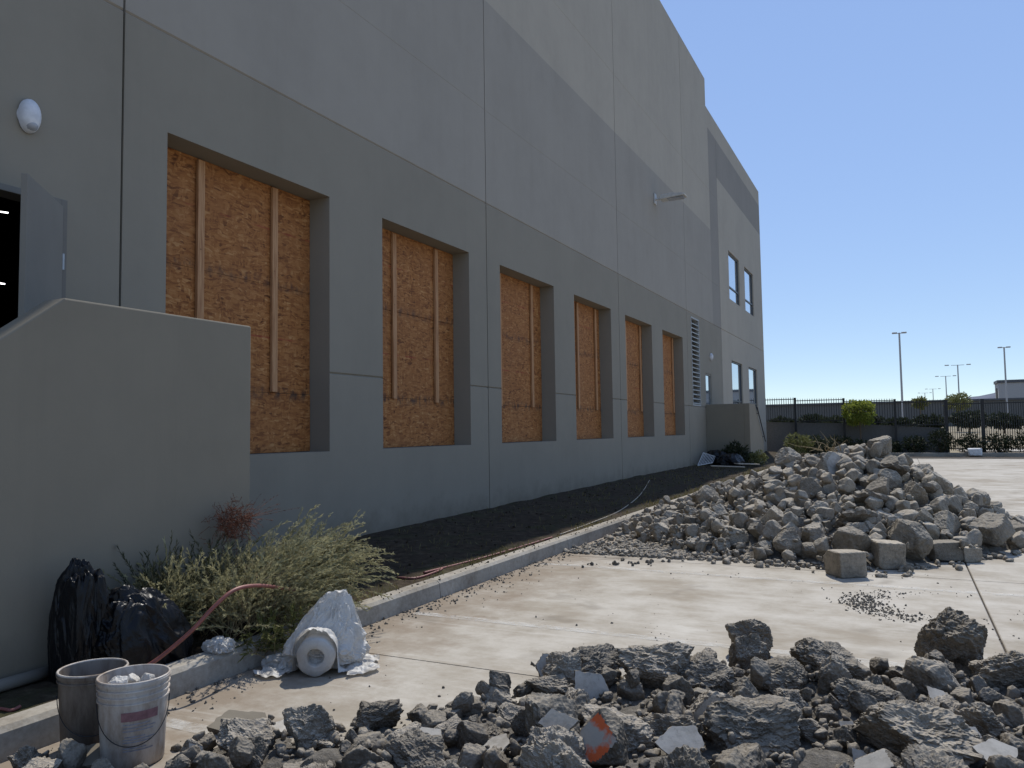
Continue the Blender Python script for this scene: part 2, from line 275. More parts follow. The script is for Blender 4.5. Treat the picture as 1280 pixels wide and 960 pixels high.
# planting strip along the wall: uneven soil
def soil_z(x, y):
    t = (2.47-x)/2.47; return .115+.02*t+.10*max(0, min(1, (y-6)/14))*t+.03*(mnoise.fractal(Vector((x*2, y*1.2, 0)), 1, 2, 4))
m = MB(); nx, ny = 22, 240; Ys = np.linspace(-12, 43, ny)
m.add([(x, y, soil_z(x, y)) for y in Ys for x in np.linspace(-.05, 2.475, nx)], [(j*nx+i, j*nx+i+1, (j+1)*nx+i+1, (j+1)*nx+i) for j in range(ny-1) for i in range(nx-1)])
tag(m.build('planting_strip', 'soil', smooth=True), kind='structure')
m = MB(); nx, ny = 60, 10
m.add([(x, y, .1+.05*mnoise.noise(Vector((x, y, 3)))) for y in np.linspace(42.86, 44.62, ny) for x in np.linspace(-30, 60, nx)], [(j*nx+i, j*nx+i+1, (j+1)*nx+i+1, (j+1)*nx+i) for j in range(ny-1) for i in range(nx-1)])
tag(m.build('planting_bed', 'soil', smooth=True), kind='structure')
# ================================================================ BUILDING
B = empty('warehouse', (0, 10, 0)); tag(B, 'large grey tilt-up concrete warehouse with a row of boarded windows', 'building')
J0, SP = 4.83, 7.206
ZA, ZR, ZC, ZB, ZD, ZT, ZL = 5.53, 2.264, 7.22, 9.28, 10.85, 15.27, 14.18
WZ0, WZ1, WL0, WW = 1.278, 4.524, 5.332, 2.469
TALL = 30.45; END = 43.2; TH = .36
holes = [(WL0+k*SP/2, WL0+k*SP/2+WW, WZ0, WZ1) for k in range(6)]
DOOR = (3.30, 4.30, 1.30, 3.56); holes.append(DOOR)
DOOR2 = (29.10, 30.05, 1.30, 3.54); LOUV = (27.02, 28.2, 2.28, 5.40)
UW = [(34.2, 36.7, 7.05, 9.18), (38.05, 40.5, 7.05, 9.18)]; LW = [(34.2, 36.7, 2.0, 4.39), (38.35, 40.75, 2.0, 4.39)]
holes += [DOOR2, LOUV]+UW+LW
GR = .036; GD = -.02
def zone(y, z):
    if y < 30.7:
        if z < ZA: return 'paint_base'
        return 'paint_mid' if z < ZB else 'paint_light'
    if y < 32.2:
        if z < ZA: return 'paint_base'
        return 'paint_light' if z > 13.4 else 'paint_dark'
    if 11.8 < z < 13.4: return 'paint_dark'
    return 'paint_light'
def wall_panel(y0, y1, zs_groove, top):
    hs = [h for h in holes if h[1] > y0 and h[0] < y1]
    yy = sorted({y0, y1} | {v for h in hs for v in h[:2]} | {v for v in (TALL, 30.7, 32.2) if y0 < v < y1})
    zz = {-.4, top, ZB, 13.4, 11.8, ZL} | {v for h in hs for v in h[2:]}
    gw = {gzz: GR/2 if gzz in (ZA, ZR) else .005 for gzz in zs_groove}
    for gzz in zs_groove: zz |= {gzz-gw[gzz], gzz+gw[gzz]}
    zz = sorted(v for v in zz if v <= top)
    ny, nz = len(yy)-1, len(zz)-1
    def fd(i, j):
        if i < 0 or j < 0 or i >= ny or j >= nz: return None
        y = (yy[i]+yy[i+1])/2; z = (zz[j]+zz[j+1])/2
        if any(h[0] < y < h[1] and h[2] < z < h[3] for h in hs): return None
        if z > ZL and y > TALL: return None
        if any(abs(z-gzz) < gw[gzz] for gzz in zs_groove): return GD
        return 0.
    m = MB(); 
    for i in range(ny):
        for j in range(nz):
            f = fd(i, j)
            if f is None: continue
            a, b, c, d = yy[i], yy[i+1], zz[j], zz[j+1]
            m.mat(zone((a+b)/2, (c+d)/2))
            if f == GD: zm_ = (c+d)/2; f = 0.; gd_ = GD if d-c > .02 else -.004; m.add([(0, a, c), (0, b, c), (gd_, b, zm_), (gd_, a, zm_), (0, b, d), (0, a, d)], [(0, 1, 2, 3), (3, 2, 4, 5)])
            else: m.add([(f, a, c), (f, b, c), (f, b, d), (f, a, d)], [(0, 1, 2, 3)])
            m.add([(-TH, a, c), (-TH, b, c), (-TH, b, d), (-TH, a, d)], [(3, 2, 1, 0)])
            for (di, dj, p, q) in ((-1, 0, (a, d), (a, c)), (1, 0, (b, c), (b, d)), (0, -1, (a, c), (b, c)), (0, 1, (b, d), (a, d))):
                g_ = fd(i+di, j+dj); back = -TH if g_ is None else 0.
                if back < f: m.add([(f, *p), (back, *p), (back, *q), (f, *q)], [(0, 1, 2, 3)])
    return m.build('wall_panel', None, B)
jy = [J0-2*SP, J0-SP, J0, J0+SP, J0+2*SP, J0+3*SP, 32.2, END]
JG = .012
for a, b in zip(jy, jy[1:]):
    wall_panel(a+JG, b-JG if b < END else b, [ZR, ZA, ZC, ZD] if b < 33 else [ZA, ZC], ZT if a < TALL-1 else ZL)
for y in jy[1:-1]: box('joint_sealant', 'sealant', B, -.2, -.03, y-JG+.0005, y+JG-.0005, -.3, ZT-.05 if y < TALL else ZL-.05)
for nm, a in (('end_wall', (-40, -TH, END-.3, END-.003, -.4, ZL-.002)), ('end_wall', (-40, -TH, jy[0]+.02, jy[0]+.3, -.4, ZT)), ('rear_wall', (-40.3, -40, jy[0], END, -.4, ZL))): box(nm, 'paint_light', B, *a)
box('parapet_return', 'paint_light', B, -30, -TH-.002, TALL-.3, TALL, ZL-1, ZT-.002)
box('roof', 'metal_roof', B, -40, -TH-.002, jy[0]+.3, END-.3, 12.9, 13.1)
box('floor', 'interior', B, -40, -TH-.002, jy[0]+.3, END-.3, 1.1, 1.3); box('inner_wall', 'interior', B, -18, -17.8, jy[0]+.3, END-.4, 1.3, 12.9)
box('inner_wall', 'interior', B, -17.8, -TH-.1, 14, 14.2, 1.3, 12.9)
for x, y in ((0, 264), (0, 353)):
    p = onX(x+(10 if y < 300 else 6), y+2, -9.); q = onX(x-90, y-12, -9.)
    m = MB(); m.tube([p, q], .014, 8); m.build('tube_light', 'tube_light', B)
# near door
fr = MB(); a, b, c, d = DOOR; fr.mat('frame_paint')
fr.box(-.2, .012, b-.055, b-.001, c, d-.001); fr.box(-.2, .012, a+.001, a+.055, c, d-.001); fr.box(-.2, .0118, a+.055, b-.055, d-.056, d-.001)
fr.build('door_frame', None, B, bevel=.004)
def door_leaf(hx, hy, ang, wdt, z0, z1):
    m = MB(); m.box(0, wdt, -.022, .022, z0, z1); o = m.build('door', 'door_paint', B, bevel=.003)
    dx, dy = math.sin(R_(ang)), -math.cos(R_(ang)); o.matrix_parent_inverse = Matrix.Translation(B.location).inverted()
    o.location = (hx, hy, 0); o.rotation_euler = (0, 0, math.atan2(dy, dx))
    for z in (z0+.2, (z0+z1)/2+.1, z1-.55):
        h = MB(); h.tube([(-.008, .024, z), (-.008, .024, z+.14)], .012, 8); k = h.build('hinge', 'steel', o)
    h = MB(); h.tube([(wdt-.07, -.024, z0+1), (wdt-.07, -.07, z0+1), (wdt-.18, -.07, z0+1)], .01, 8); h.build('handle', 'steel', o)
    return o
door_leaf(.02, DOOR[1]-.07, 41, .89, 1.32, 3.49)
# far door with glass leaf
a, b, c, d = DOOR2; m = MB(); m.box(-.12, -.02, a+.001, a+.07, c, d-.001); m.box(-.12, -.02, b-.07, b-.001, c, d-.001); m.box(-.12, -.021, a+.07, b-.07, d-.07, d-.001)
df = m.build('door', 'door_paint', B); box('pane', 'glass', df, -.08, -.06, a+.07, b-.07, c, d-.07).matrix_parent_inverse = Matrix.Identity(4)
# louvre
a, b, c, d = LOUV; m = MB(); m.box(-.25, .01, a+.001, a+.05, c+.001, d-.001); m.box(-.25, .01, b-.05, b-.001, c+.001, d-.001); m.box(-.25, .009, a+.05, b-.05, c+.001, c+.05); m.box(-.25, .009, a+.05, b-.05, d-.05, d-.001)
lf = m.build('louver', 'louver', B); box('back_panel', 'dark_void', lf, -.3, -.26, a+.002, b-.002, c, d).matrix_parent_inverse = Matrix.Identity(4)
s0 = None; NS = 19
for k in range(NS):
    z = c+.09+k*(d-c-.16)/NS
    if s0 is None:
        m = MB(); m.prism([(-.16, .075), (-.16, .065), (.0, -.022), (.004, -.022), (.004, .012), (-.004, .012)], a+.051, b-.051, 'y'); m.v = [(x, y, zz) for x, y, zz in m.v]
        s0 = m.build('slat', 'louver', lf); s0.matrix_parent_inverse = Matrix.Identity(4); fixn(s0.data); o = s0
    else: o = s0.copy(); COL.objects.link(o)
    o.location.z = z
# far windows
for (a, b, c, d) in UW+LW:
    m = MB(); t = .06
    m.box(-.16, -.06, a+.001, a+t, c+.001, d-.001); m.box(-.16, -.06, b-t, b-.001, c+.001, d-.001); m.box(-.16, -.061, a+t, b-t, c+.001, c+t); m.box(-.16, -.061, a+t, b-t, d-t, d-.001)
    zm = c+(d-c)*.28; m.box(-.16, -.062, a+t, b-t, zm-.03, zm+.03)
    o = m.build('window', 'window_frame', B); o.location = (0, 0, 0)
    for (z0, z1) in ((c+t, zm-.03), (zm+.03, d-t)): box('pane', 'glass', o, -.12, -.10, a+t+.001, b-t-.001, z0, z1).matrix_parent_inverse = Matrix.Identity(4)
# boarded windows: loose sheets and studs screwed into the openings
ordn = ['first', 'second', 'third', 'fourth', 'fifth', 'sixth']
SL_ = [(5.96, 7.08), (9.58, 10.76), (13.02, 14.45), (17.0, 18.2), (20.55, 21.9), (24.1, 25.5)]
for k in range(6):
    a, b, c, d = holes[k]
    T = empty('window_boarding', (-.31, (a+b)/2, WZ0)); tag(T, f'orange strand board with two timber studs closing the {ordn[k]} window from the near stair wall', 'window boarding', 'boarded windows along the facade')
    dz = .02*math.sin(k*2.1)
    zs = [WZ0+.004, 2.0+dz, 3.30+dz, WZ1-.004]
    for i, (z0, z1) in enumerate(zip(zs, zs[1:])):
        box('strand_board', 'osb', T, -.332-.002*((i+k) % 2), -.312-.003*((i*7+k) % 3), a+.006+.003*((k+i) % 2), b-.006-.004*((k*3+i) % 2), z0+.002, z1-.003)
    for i, y in enumerate(SL_[k]):
        y += .0; L = 2.0+random.uniform(-.03, .03)
        s = box('stud', 'stud', T, -.308, -.27, y, y+.09, L, WZ1-.03-random.uniform(0, .02), bevel=.003)
# wall lights
def wall_pack(p, s, label):
    T = empty('wall_light', p); tag(T, label, 'wall light', 'wall lights')
    m = MB(); V = []; nU, nV = 24, 14
    def shell(m, sx, sy, sz, cz, u0=0, u1=1):
        V = []
        for j in range(nV+1):
            t = j/nV*math.pi/2
            for i in range(nU):
                u = 2*math.pi*i/nU; V.append((p[0]+.012+sx*math.sin(t)**.8, p[1]+sy*math.cos(t)*math.cos(u), p[2]+cz+sz*math.cos(t)*math.sin(u)))
        m.add(V, [(j*nU+i, j*nU+(i+1) % nU, (j+1)*nU+(i+1) % nU, (j+1)*nU+i) for j in range(nV) for i in range(nU)])
    shell(m, .10*s, .088*s, .145*s, 0); m.build('housing', 'white_housing', T, smooth=True)
    m = MB(); shell(m, .09*s, .062*s, .06*s, -.078*s); o = m.build('lens', 'lens', T, smooth=True)
    m = MB(); m.tube([(p[0]+.0, p[1], p[2]), (p[0]+.014, p[1], p[2])], .09*s, 24); m.build('back_plate', 'white_housing', T)
wall_pack(Vector((0, 3.94, 4.18)), 1.0, 'white oval wall light above the open grey door')
wall_pack(Vector((0, 30.0, 4.2)), 1.0, 'small white wall light above the far glass door')
T = empty('area_light', (0, 22.86, 8.44)); tag(T, 'pale area floodlight on a short arm high on the facade', 'floodlight')
box('mount_plate', 'lamp_metal', T, .001, .04, 22.76, 22.96, 8.28, 8.6, bevel=.01)
m = MB(); m.tube([(.04, 22.86, 8.42), (.22, 22.86, 8.43)], .035, 10); m.build('arm', 'lamp_metal', T)
m = MB(); m.prism([(.2, 8.36), (.95, 8.40), (.97, 8.43), (.9, 8.47), (.5, 8.52), (.22, 8.50)], 22.68, 23.04, 'y'); m.v = [(x, y, z) for x, y, z in m.v]; o = m.build('lamp_head', 'lamp_metal', T, bevel=.015); fixn(o.data)
box('lens', 'lens', T, .42, .9, 22.72, 23.0, 8.355, 8.372)
# ================================================================ STAIRS WITH SOLID GUARD WALLS
def stairs(ynear, sgn, xo, ztop, flat, label, cat='stair'):
    # guard wall parallel to the facade; the stair goes down along sgn*Y; closed end at ynear
    T = empty('entrance_stair', (xo/2, ynear, .1)); tag(T, label, cat, 'entrance stairs')
    th = .2; yf = ynear+sgn*flat; zlow = 1.02; run = (ztop-zlow)/.76; ye = yf+sgn*run
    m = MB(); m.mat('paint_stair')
    prof = [(ynear, -.2), (ynear, ztop), (yf, ztop), (ye, zlow), (ye, -.2)]
    m.prism(prof, xo-th, xo, 'x'); o = m.build('guard_wall', None, T, bevel=.012); fixn(o.data)
    m = MB(); m.box(0.002, xo-th-.001, min(ynear, ynear+sgn*th), max(ynear, ynear+sgn*th), -.2, ztop-.003); m.build('return_wall', 'paint_stair', T, bevel=.012)
    m = MB(); y1 = yf; m.box(.003, xo-th-.002, min(ynear+sgn*(th+.001), y1), max(ynear+sgn*(th+.001), y1), -.2, 1.29); m.build('landing', 'kerb_concrete', T)
    for k in range(6):
        a = yf+sgn*(.001+k*.28); b = yf+sgn*((k+1)*.28); m = MB(); m.box(.003, xo-th-.002, min(a, b), max(a, b), -.2, 1.29-.17*(k+1)); m.build('step', 'kerb_concrete', T)
    m = MB(); xr = xo+.06 if sgn > 0 else xo-th-.06
    m.tube([(xr, yf, ztop-.12), (xr, yf+sgn*.06, ztop-.12), (xr, ye, zlow-.12+.05), (xr, ye+sgn*.2, zlow-.12+.05)], .02, 8)
    for t in (.15, .8): m.tube([(xr, yf+(ye-yf)*t, ztop-.14+(zlow-ztop)*t), (xo-(.0 if sgn > 0 else th), yf+(ye-yf)*t, ztop-.16+(zlow-ztop)*t)], .012, 6)
    m.build('handrail', 'black_iron', T); return T
stairs(4.53, -1, 1.93, 2.345, 1.52, 'entrance stair behind a solid grey guard wall at the open door')
stairs(28.96, 1, 1.56, 2.37, 1.25, 'entrance stair behind a solid grey guard wall beyond the louvre')
# ================================================================ BROKEN CONCRETE
_ico = {}
def ico(sub):
    if sub not in _ico:
        bm = bmesh.new(); bmesh.ops.create_icosphere(bm, subdivisions=sub, radius=1)
        v = np.array([x.co[:] for x in bm.verts]); v /= np.linalg.norm(v, axis=1)[:, None]
        _ico[sub] = (v, np.array([[x.index for x in f.verts] for f in bm.faces])); bm.free()
    return _ico[sub]
def rock_mesh(seed, sub, mat, planes=11, rough=1., flats=(), flatmat='pale_face', box=False, k=34, rnd=1.):
    r_ = np.random.default_rng(seed); D, Fc = ico(sub)
    ii = np.arange(planes)+.5; ph = np.arccos(1-2*ii/planes); th_ = np.pi*(1+5**.5)*ii+r_.uniform(0, 6)
    nrm = np.stack([np.cos(th_)*np.sin(ph), np.sin(th_)*np.sin(ph), np.cos(ph)], 1)+r_.normal(size=(planes, 3))*.22; nrm /= np.linalg.norm(nrm, axis=1)[:, None]; dist = r_.uniform(.66, .95, planes)
    if box:
        nrm = np.array([(1, 0, 0), (-1, 0, 0), (0, 1, 0), (0, -1, 0), (0, 0, 1), (0, 0, -1)], float)+r_.normal(size=(6, 3))*.07*rnd; nrm /= np.linalg.norm(nrm, axis=1)[:, None]
        dist = r_.uniform(.62, .78, 6)
        ex = r_.normal(size=(4, 3)); ex /= np.linalg.norm(ex, axis=1)[:, None]; nrm = np.vstack([nrm, ex]); dist = np.concatenate([dist, r_.uniform(.8, 1., 4)])
    for (fx, fd) in flats: nrm = np.vstack([nrm, np.array(fx, float)/np.linalg.norm(fx)]); dist = np.append(dist, fd)
    nf = len(flats); t = np.maximum(D@nrm.T, 1e-4)/dist
    act = t.argmax(1); rr = np.minimum((t**k).sum(1)**(-1/k), 1.18)
    isf = act >= len(dist)-nf
    off = Vector(r_.uniform(0, 99, 3)); dl = np.empty(len(D))
    for i, d in enumerate(D*rr[:, None]):
        v = Vector(d)+off
        dl[i] = .10*mnoise.noise(v*1.5)-.13*(abs(mnoise.noise(v*2.7+off))-.2)+.03*mnoise.fractal(v*4.2, .8, 2.1, 3)-.07*(abs(mnoise.noise(v*7.3))-.2)-.035*(abs(mnoise.noise(v*17))-.2)+.012*mnoise.noise(v*36)
    amp = np.where(isf, .06, 1.)*rough
    P = D*(rr*(1+dl*amp))[:, None]
    if nf:      # keep the formed faces truly flat
        for n_, d_ in zip(nrm[-nf:], dist[-nf:]):
            h = P@n_; over = h > d_; P[over] -= np.outer(h[over]-d_, n_)
    me_ = bpy.data.meshes.new('chunk'); me_.from_pydata(P.tolist(), [], Fc.tolist()); me_.materials.append(M[mat])
    if nf:
        me_.materials.append(M[flatmat]); ff = isf[Fc].all(1) & ((P@nrm[-nf:].T > dist[-nf:]-.02).any(1)[Fc].all(1)); me_.polygons.foreach_set('material_index', ff.astype(int).tolist())
    me_.update(); return me_, P[r_.permutation(len(P))[:900]]
NEAR = [rock_mesh(100+i, 6, 'rubble_near', 7+i % 5, 1.45) for i in range(13)]
NEARF = [rock_mesh(150+i, 5, 'rubble_near', 9, .9, flats=[((math.cos(i*2), math.sin(i*2), .25*math.sin(i)), .55)]) for i in range(6)]
MID = [rock_mesh(200+i, 5, 'rubble_mid', 6+i % 4, .75) for i in range(16)]+[rock_mesh(240+i, 5, 'rubble_mid', box=True, rough=.5, rnd=1.6) for i in range(10)]
MIDF = [rock_mesh(260+i, 5, 'rubble_mid', 9, .7, flats=[((math.cos(i*2.3), math.sin(i*2.3), .5), .5)]) for i in range(6)]
def plate_mesh(seed, mat):
    r_ = random.Random(seed); k = r_.choice([4, 5, 5, 6]); an = sorted((i_+r_.uniform(-.3, .3))*2*math.pi/k for i_ in range(k)); V = []; ring = []
    for i_ in range(k):
        a, b = an[i_], an[(i_+1) % k]+(2*math.pi if i_ == k-1 else 0); ra, rb_ = r_.uniform(.75, 1.05), 0
        ring.append((math.cos(a)*ra, math.sin(a)*ra))
    pts = []
    for i_ in range(k):
        (x0, y0), (x1, y1) = ring[i_], ring[(i_+1) % k]
        for q in range(6):
            t = q/6; w_ = .05*math.sin(math.pi*t); pts.append((x0+(x1-x0)*t+r_.uniform(-w_, w_), y0+(y1-y0)*t+r_.uniform(-w_, w_)))
    n_ = len(pts); top = [(x, y, .5) for x, y in pts]; mid_ = [(x*1.02+r_.uniform(-.05, .05), y*1.02+r_.uniform(-.05, .05), r_.uniform(-.15, .2)) for x, y in pts]; bot = [(x*.93+r_.uniform(-.06, .06), y*.93+r_.uniform(-.06, .06), -.5+r_.uniform(-.1, .1)) for x, y in pts]
    m = MB(); m.mat(mat); m.add(top, [tuple(range(n_))]); m.mat('rubble_near' if mat != 'pale_mid' else 'rubble_mid'); m.add(top+mid_+bot, [(a+i_, a+n_+i_, a+n_+(i_+1) % n_, a+(i_+1) % n_) for a in (0, n_) for i_ in range(n_)]+[tuple(range(2*n_, 3*n_))[::-1]])
    me_ = m.mesh('plate'); d_ = np.array(m.v); return me_, np.repeat(d_, 4, 0)
SLAB = [plate_mesh(300+i, 'pale_face') for i in range(6)]
class Pile:
    def __init__(s, x0, x1, y0, y1, res=.04):
        s.x0, s.y0, s.res = x0, y0, res; s.nx = int((x1-x0)/res)+1; s.ny = int((y1-y0)/res)+1; s.h = np.zeros((s.nx, s.ny))
        s.X, s.Y = np.meshgrid(x0+np.arange(s.nx)*res, y0+np.arange(s.ny)*res, indexing='ij')
    def idx(s, x, y): return min(max(int((x-s.x0)/s.res), 0), s.nx-1), min(max(int((y-s.y0)/s.res), 0), s.ny-1)
    def drop(s, mesh, pts, size, x, y, rot, name, sink=.12, asp=(1, 1, 1), pct=62):
        Rm = np.array(rot.to_matrix()); W = (pts*(np.array(asp)*size))@Rm.T
        i = np.clip(((W[:, 0]+x-s.x0)/s.res).astype(int), 0, s.nx-1); j = np.clip(((W[:, 1]+y-s.y0)/s.res).astype(int), 0, s.ny-1); key = i*s.ny+j
        lo = np.full(s.nx*s.ny, 9.); np.minimum.at(lo, key, W[:, 2]); hi = np.full(s.nx*s.ny, -9.); np.maximum.at(hi, key, W[:, 2])
        u = np.unique(key); hf = s.h.reshape(-1); gap = hf[u]-lo[u]
        z = np.percentile(gap, pct); gl = -W[:, 2].min()
        z = max(gl-.012, z-sink*size)                  # settle a little into what lies below, never under the pavement
        hf[u] = np.maximum(hf[u], hi[u]*.8+z)
        if isinstance(mesh, tuple): mesh[0].append((mesh[1], (mesh[1]*(np.array(asp)*size))@Rm.T+np.array((x, y, z)), mesh[2])); return None
        o = bpy.data.objects.new(name, mesh); COL.objects.link(o); o.location = (x, y, z); o.rotation_euler = rot; o.scale = tuple(a*size for a in asp)
        return o
def join_rocks(name, lst, mat, label):
    V = np.concatenate([q[1] for q in lst]); off = 0; Fs = []
    for a, v, f in lst: Fs.append(f+off); off += len(v)
    Fa = np.concatenate(Fs); me_ = bpy.data.meshes.new(name); me_.vertices.add(len(V)); me_.vertices.foreach_set('co', V.ravel()); me_.loops.add(Fa.size); me_.loops.foreach_set('vertex_index', Fa.ravel().astype(np.int32))
    me_.polygons.add(len(Fa)); me_.polygons.foreach_set('loop_start', np.arange(0, Fa.size, 3, dtype=np.int32)); me_.update(calc_edges=True); me_.validate(); me_.materials.append(M[mat]); tag(link(name, me_), label, 'rubble', kind='stuff')
def low_rocks(seed, n_, sub, mat, rough):
    out = []
    for i_ in range(n_):
        me_, _ = rock_mesh(seed+i_, sub, mat, 6+i_ % 3, rough); v = np.empty(len(me_.vertices)*3); me_.vertices.foreach_get('co', v); out.append((v.reshape(-1, 3), ico(sub)[1])); bpy.data.meshes.remove(me_)
    return out
def rrot(flat=False):
    return Euler((random.uniform(-.25, .25), random.uniform(-.25, .25), random.uniform(0, 6.28))) if flat else Euler((random.uniform(0, 6.28), random.uniform(-1.5, 1.5), random.uniform(0, 6.28)))
def smin(a): return np.maximum(a, 0)
def mound(name, pile, env, lower, mat, step=.06, amp=.07):
    x = np.arange(pile.X.min(), pile.X.max(), step); y = np.arange(pile.Y.min(), pile.Y.max(), step); nx, ny = len(x), len(y)
    Z = np.empty((nx, ny))
    for i in range(nx):
        for j in range(ny):
            e = env(x[i], y[j]); Z[i, j] = max(-.03, (e-lower)+amp*mnoise.fractal(Vector((x[i]*3, y[j]*3, 5)), .8, 2, 4)) if e > 0 else -.03
    keep = (Z > -.02); V = [(x[i], y[j], Z[i, j]) for i in range(nx) for j in range(ny)]
    Fq = [(i*ny+j, (i+1)*ny+j, (i+1)*ny+j+1, i*ny+j+1) for i in range(nx-1) for j in range(ny-1) if keep[i, j] or keep[i+1, j] or keep[i, j+1] or keep[i+1, j+1]]
    m = MB(); m.add(V, Fq); o = m.build(name, mat, smooth=True)
    bm = bmesh.new(); bm.from_mesh(o.data); bmesh.ops.delete(bm, geom=[v for v in bm.verts if not v.link_faces], context='VERTS'); bm.to_mesh(o.data); bm.free()
    for i in range(nx):
        for j in range(ny):
            a, b = pile.idx(x[i], y[j]); k = int(step/pile.res)+1; pile.h[a:a+k, b:b+k] = max(0, Z[i, j])
    return o
def pebbles(name, mat, places, label, cat):
    # many small stones joined into one object: places = (x, y, z, size)
    D, Fc = ico(2); n = len(D); Vs = []; Fs = []
    var = []
    for q in range(14):
        r_ = np.random.default_rng(900+q); k_ = np.arange(7)+.5; ph_ = np.arccos(1-2*k_/7); tt = np.pi*(1+5**.5)*k_+q; nn = np.stack([np.cos(tt)*np.sin(ph_), np.sin(tt)*np.sin(ph_), np.cos(ph_)], 1)+r_.normal(size=(7, 3))*.3; nn /= np.linalg.norm(nn, axis=1)[:, None]; dd = r_.uniform(.5, .95, 7)
        var.append(D*np.minimum(((np.maximum(D@nn.T, 1e-4)/dd)**40).sum(1)[:, None]**(-1/40), 1.3)*r_.uniform(.9, 1.1, (len(D), 1)))
    for q, (x, y, z, s_) in enumerate(places):
        Rm = np.array(rrot().to_matrix()); a = s_*rng.uniform(.6, 1.25, 3); Vs.append((var[q % 14]*a)@Rm.T+np.array((x, y, z))); Fs.append(Fc+q*n)
    V = np.concatenate(Vs); Fa = np.concatenate(Fs); me_ = bpy.data.meshes.new(name)
    me_.vertices.add(len(V)); me_.vertices.foreach_set('co', V.ravel()); me_.loops.add(Fa.size); me_.loops.foreach_set('vertex_index', Fa.ravel().astype(np.int32))
    me_.polygons.add(len(Fa)); me_.polygons.foreach_set('loop_start', np.arange(0, Fa.size, 3, dtype=np.int32)); me_.update(calc_edges=True); me_.validate()
    me_.materials.append(M[mat]); o = link(name, me_); tag(o, label, cat, kind='stuff'); return o
# ---- large heap beside the kerb
def env_mid(x, y):
    cx, cy = 5.95, 12.0; dx = (x-cx)/(3.75 if x < cx else 2.15); ay = 3.15 if y < cy else 3.4
    if y < cy: ay -= max(0, x-6.2)*.9
    dy = (y-cy)/max(ay, .8); r = (abs(dx)**2.1+abs(dy)**2.1)**(1/2.1)
    return 1.27*max(0, 1-r)**.88 if r < 1 else -1
PM = Pile(1.8, 8.9, 8.2, 16, .04)
PM.h[:int((2.63-1.8)/.04), :] = .15
tag(mound('rubble_fines', PM, env_mid, .20, 'fines'), 'grey dust and grit under the chunks of the large heap', 'rubble', kind='stuff')
LM = ('rough grey broken concrete chunk in the large heap beyond the open pavement', 'concrete chunk', 'concrete chunks in the large heap')
LMF = ('grey concrete chunk with one smooth pale face in the large heap', 'concrete chunk', 'pale-faced chunks in the large heap')
# squarish blocks standing in front of the heap
def standing(mesh, px, py, wpx, asp, label, rz=0., pile=PM, flat=False):
    p = onZ(px, py); dep = (p-CAM).dot(_F); size = wpx/F_PX*dep/2/.72
    o = pile.drop(mesh[0], mesh[1], size, p.x, p.y+size*.5, Euler((0, 0, rz)), 'concrete_chunk', 0, asp); tag(o, label, 'concrete chunk'); return o
BX = [rock_mesh(400+i, 5, 'rubble_mid', box=True, rough=.22+.1*(i == 1), rnd=.6) for i in range(4)]
standing(BX[0], 1058, 722, 41, (1, 1, .78), 'cube-like concrete block on the pavement in front of the large heap', .55)
standing(BX[1], 1110, 712, 37, (1, 1, .95), 'rounded squarish concrete block on the pavement just beside the cube-like block', .4)
standing(BX[2], 1180, 703, 38, (1, .8, .62), 'low oblong concrete block on the pavement at the foot of the large heap', .5)
standing(BX[3], 1213, 703, 24, (1, 1, .8), 'small squarish concrete block touching the low oblong block by the large heap', .3)
standing(MID[3], 1240, 692, 36, (1, 1, .95), 'big rounded concrete boulder at the end of the large heap', 1.2)
NM = 190; LOWM = low_rocks(700, 14, 4, 'rubble_mid', .9); restM = []
for t in range(NM+560):
    best = None
    for q in range(14):
        x = random.uniform(2.3, 8.0); y = random.uniform(8.8, 15.2); e = env_mid(x, y)
        if e < .015: continue
        a, b = PM.idx(x, y); df_ = e-PM.h[max(0, a-3):a+4, max(0, b-3):b+4].mean()+random.uniform(0, .06)+(.10 if y < 12.6 else 0)
        if best is None or df_ > best[0]: best = (df_, x, y, e)
    if best is None: continue
    _, x, y, e = best
    big = .55+.55*min(1, max(0, (x-2.6)/2.6)); size = big*(random.choice([.085, .095, .105, .12, .135, .15, .175])*(1.05 if t < 80 else .85) if t < NM else random.uniform(.05, .10))
    if e < .12: size = min(size, .15)
    fl = random.random() < .16; mesh = random.choice(MIDF if fl else MID)
    asp = (random.uniform(.85, 1.25), random.uniform(.8, 1.1), random.uniform(.62, 1.0))
    if t >= NM: v_, f_ = random.choice(LOWM); PM.drop((restM, v_, f_), v_[::4], size, x, y, rrot(), '', .25, asp); continue
    o = PM.drop(mesh[0], mesh[1], size, x, y, rrot(), 'concrete_chunk', .28, asp)
    zone_ = 'in the kerb-side tail of the large heap' if x < 4.1 else 'on the crest of the large heap' if o.location.z > .85 else 'on the back slope of the large heap' if y > 12.6 else 'on the front slope of the large heap'
    sh_ = 'grey concrete chunk with one smooth pale face' if fl else ('blocky flat-sided grey concrete chunk' if any(mesh is q for q in MID[16:]) else ('big ' if size > .135 else 'small ' if size < .085 else '')+'rough grey broken concrete chunk')
    tag(o, sh_+' '+zone_, 'concrete chunk', 'concrete chunks in the large heap')
join_rocks('broken_concrete', restM, 'rubble_mid', 'smaller broken concrete pieces filling the large heap')
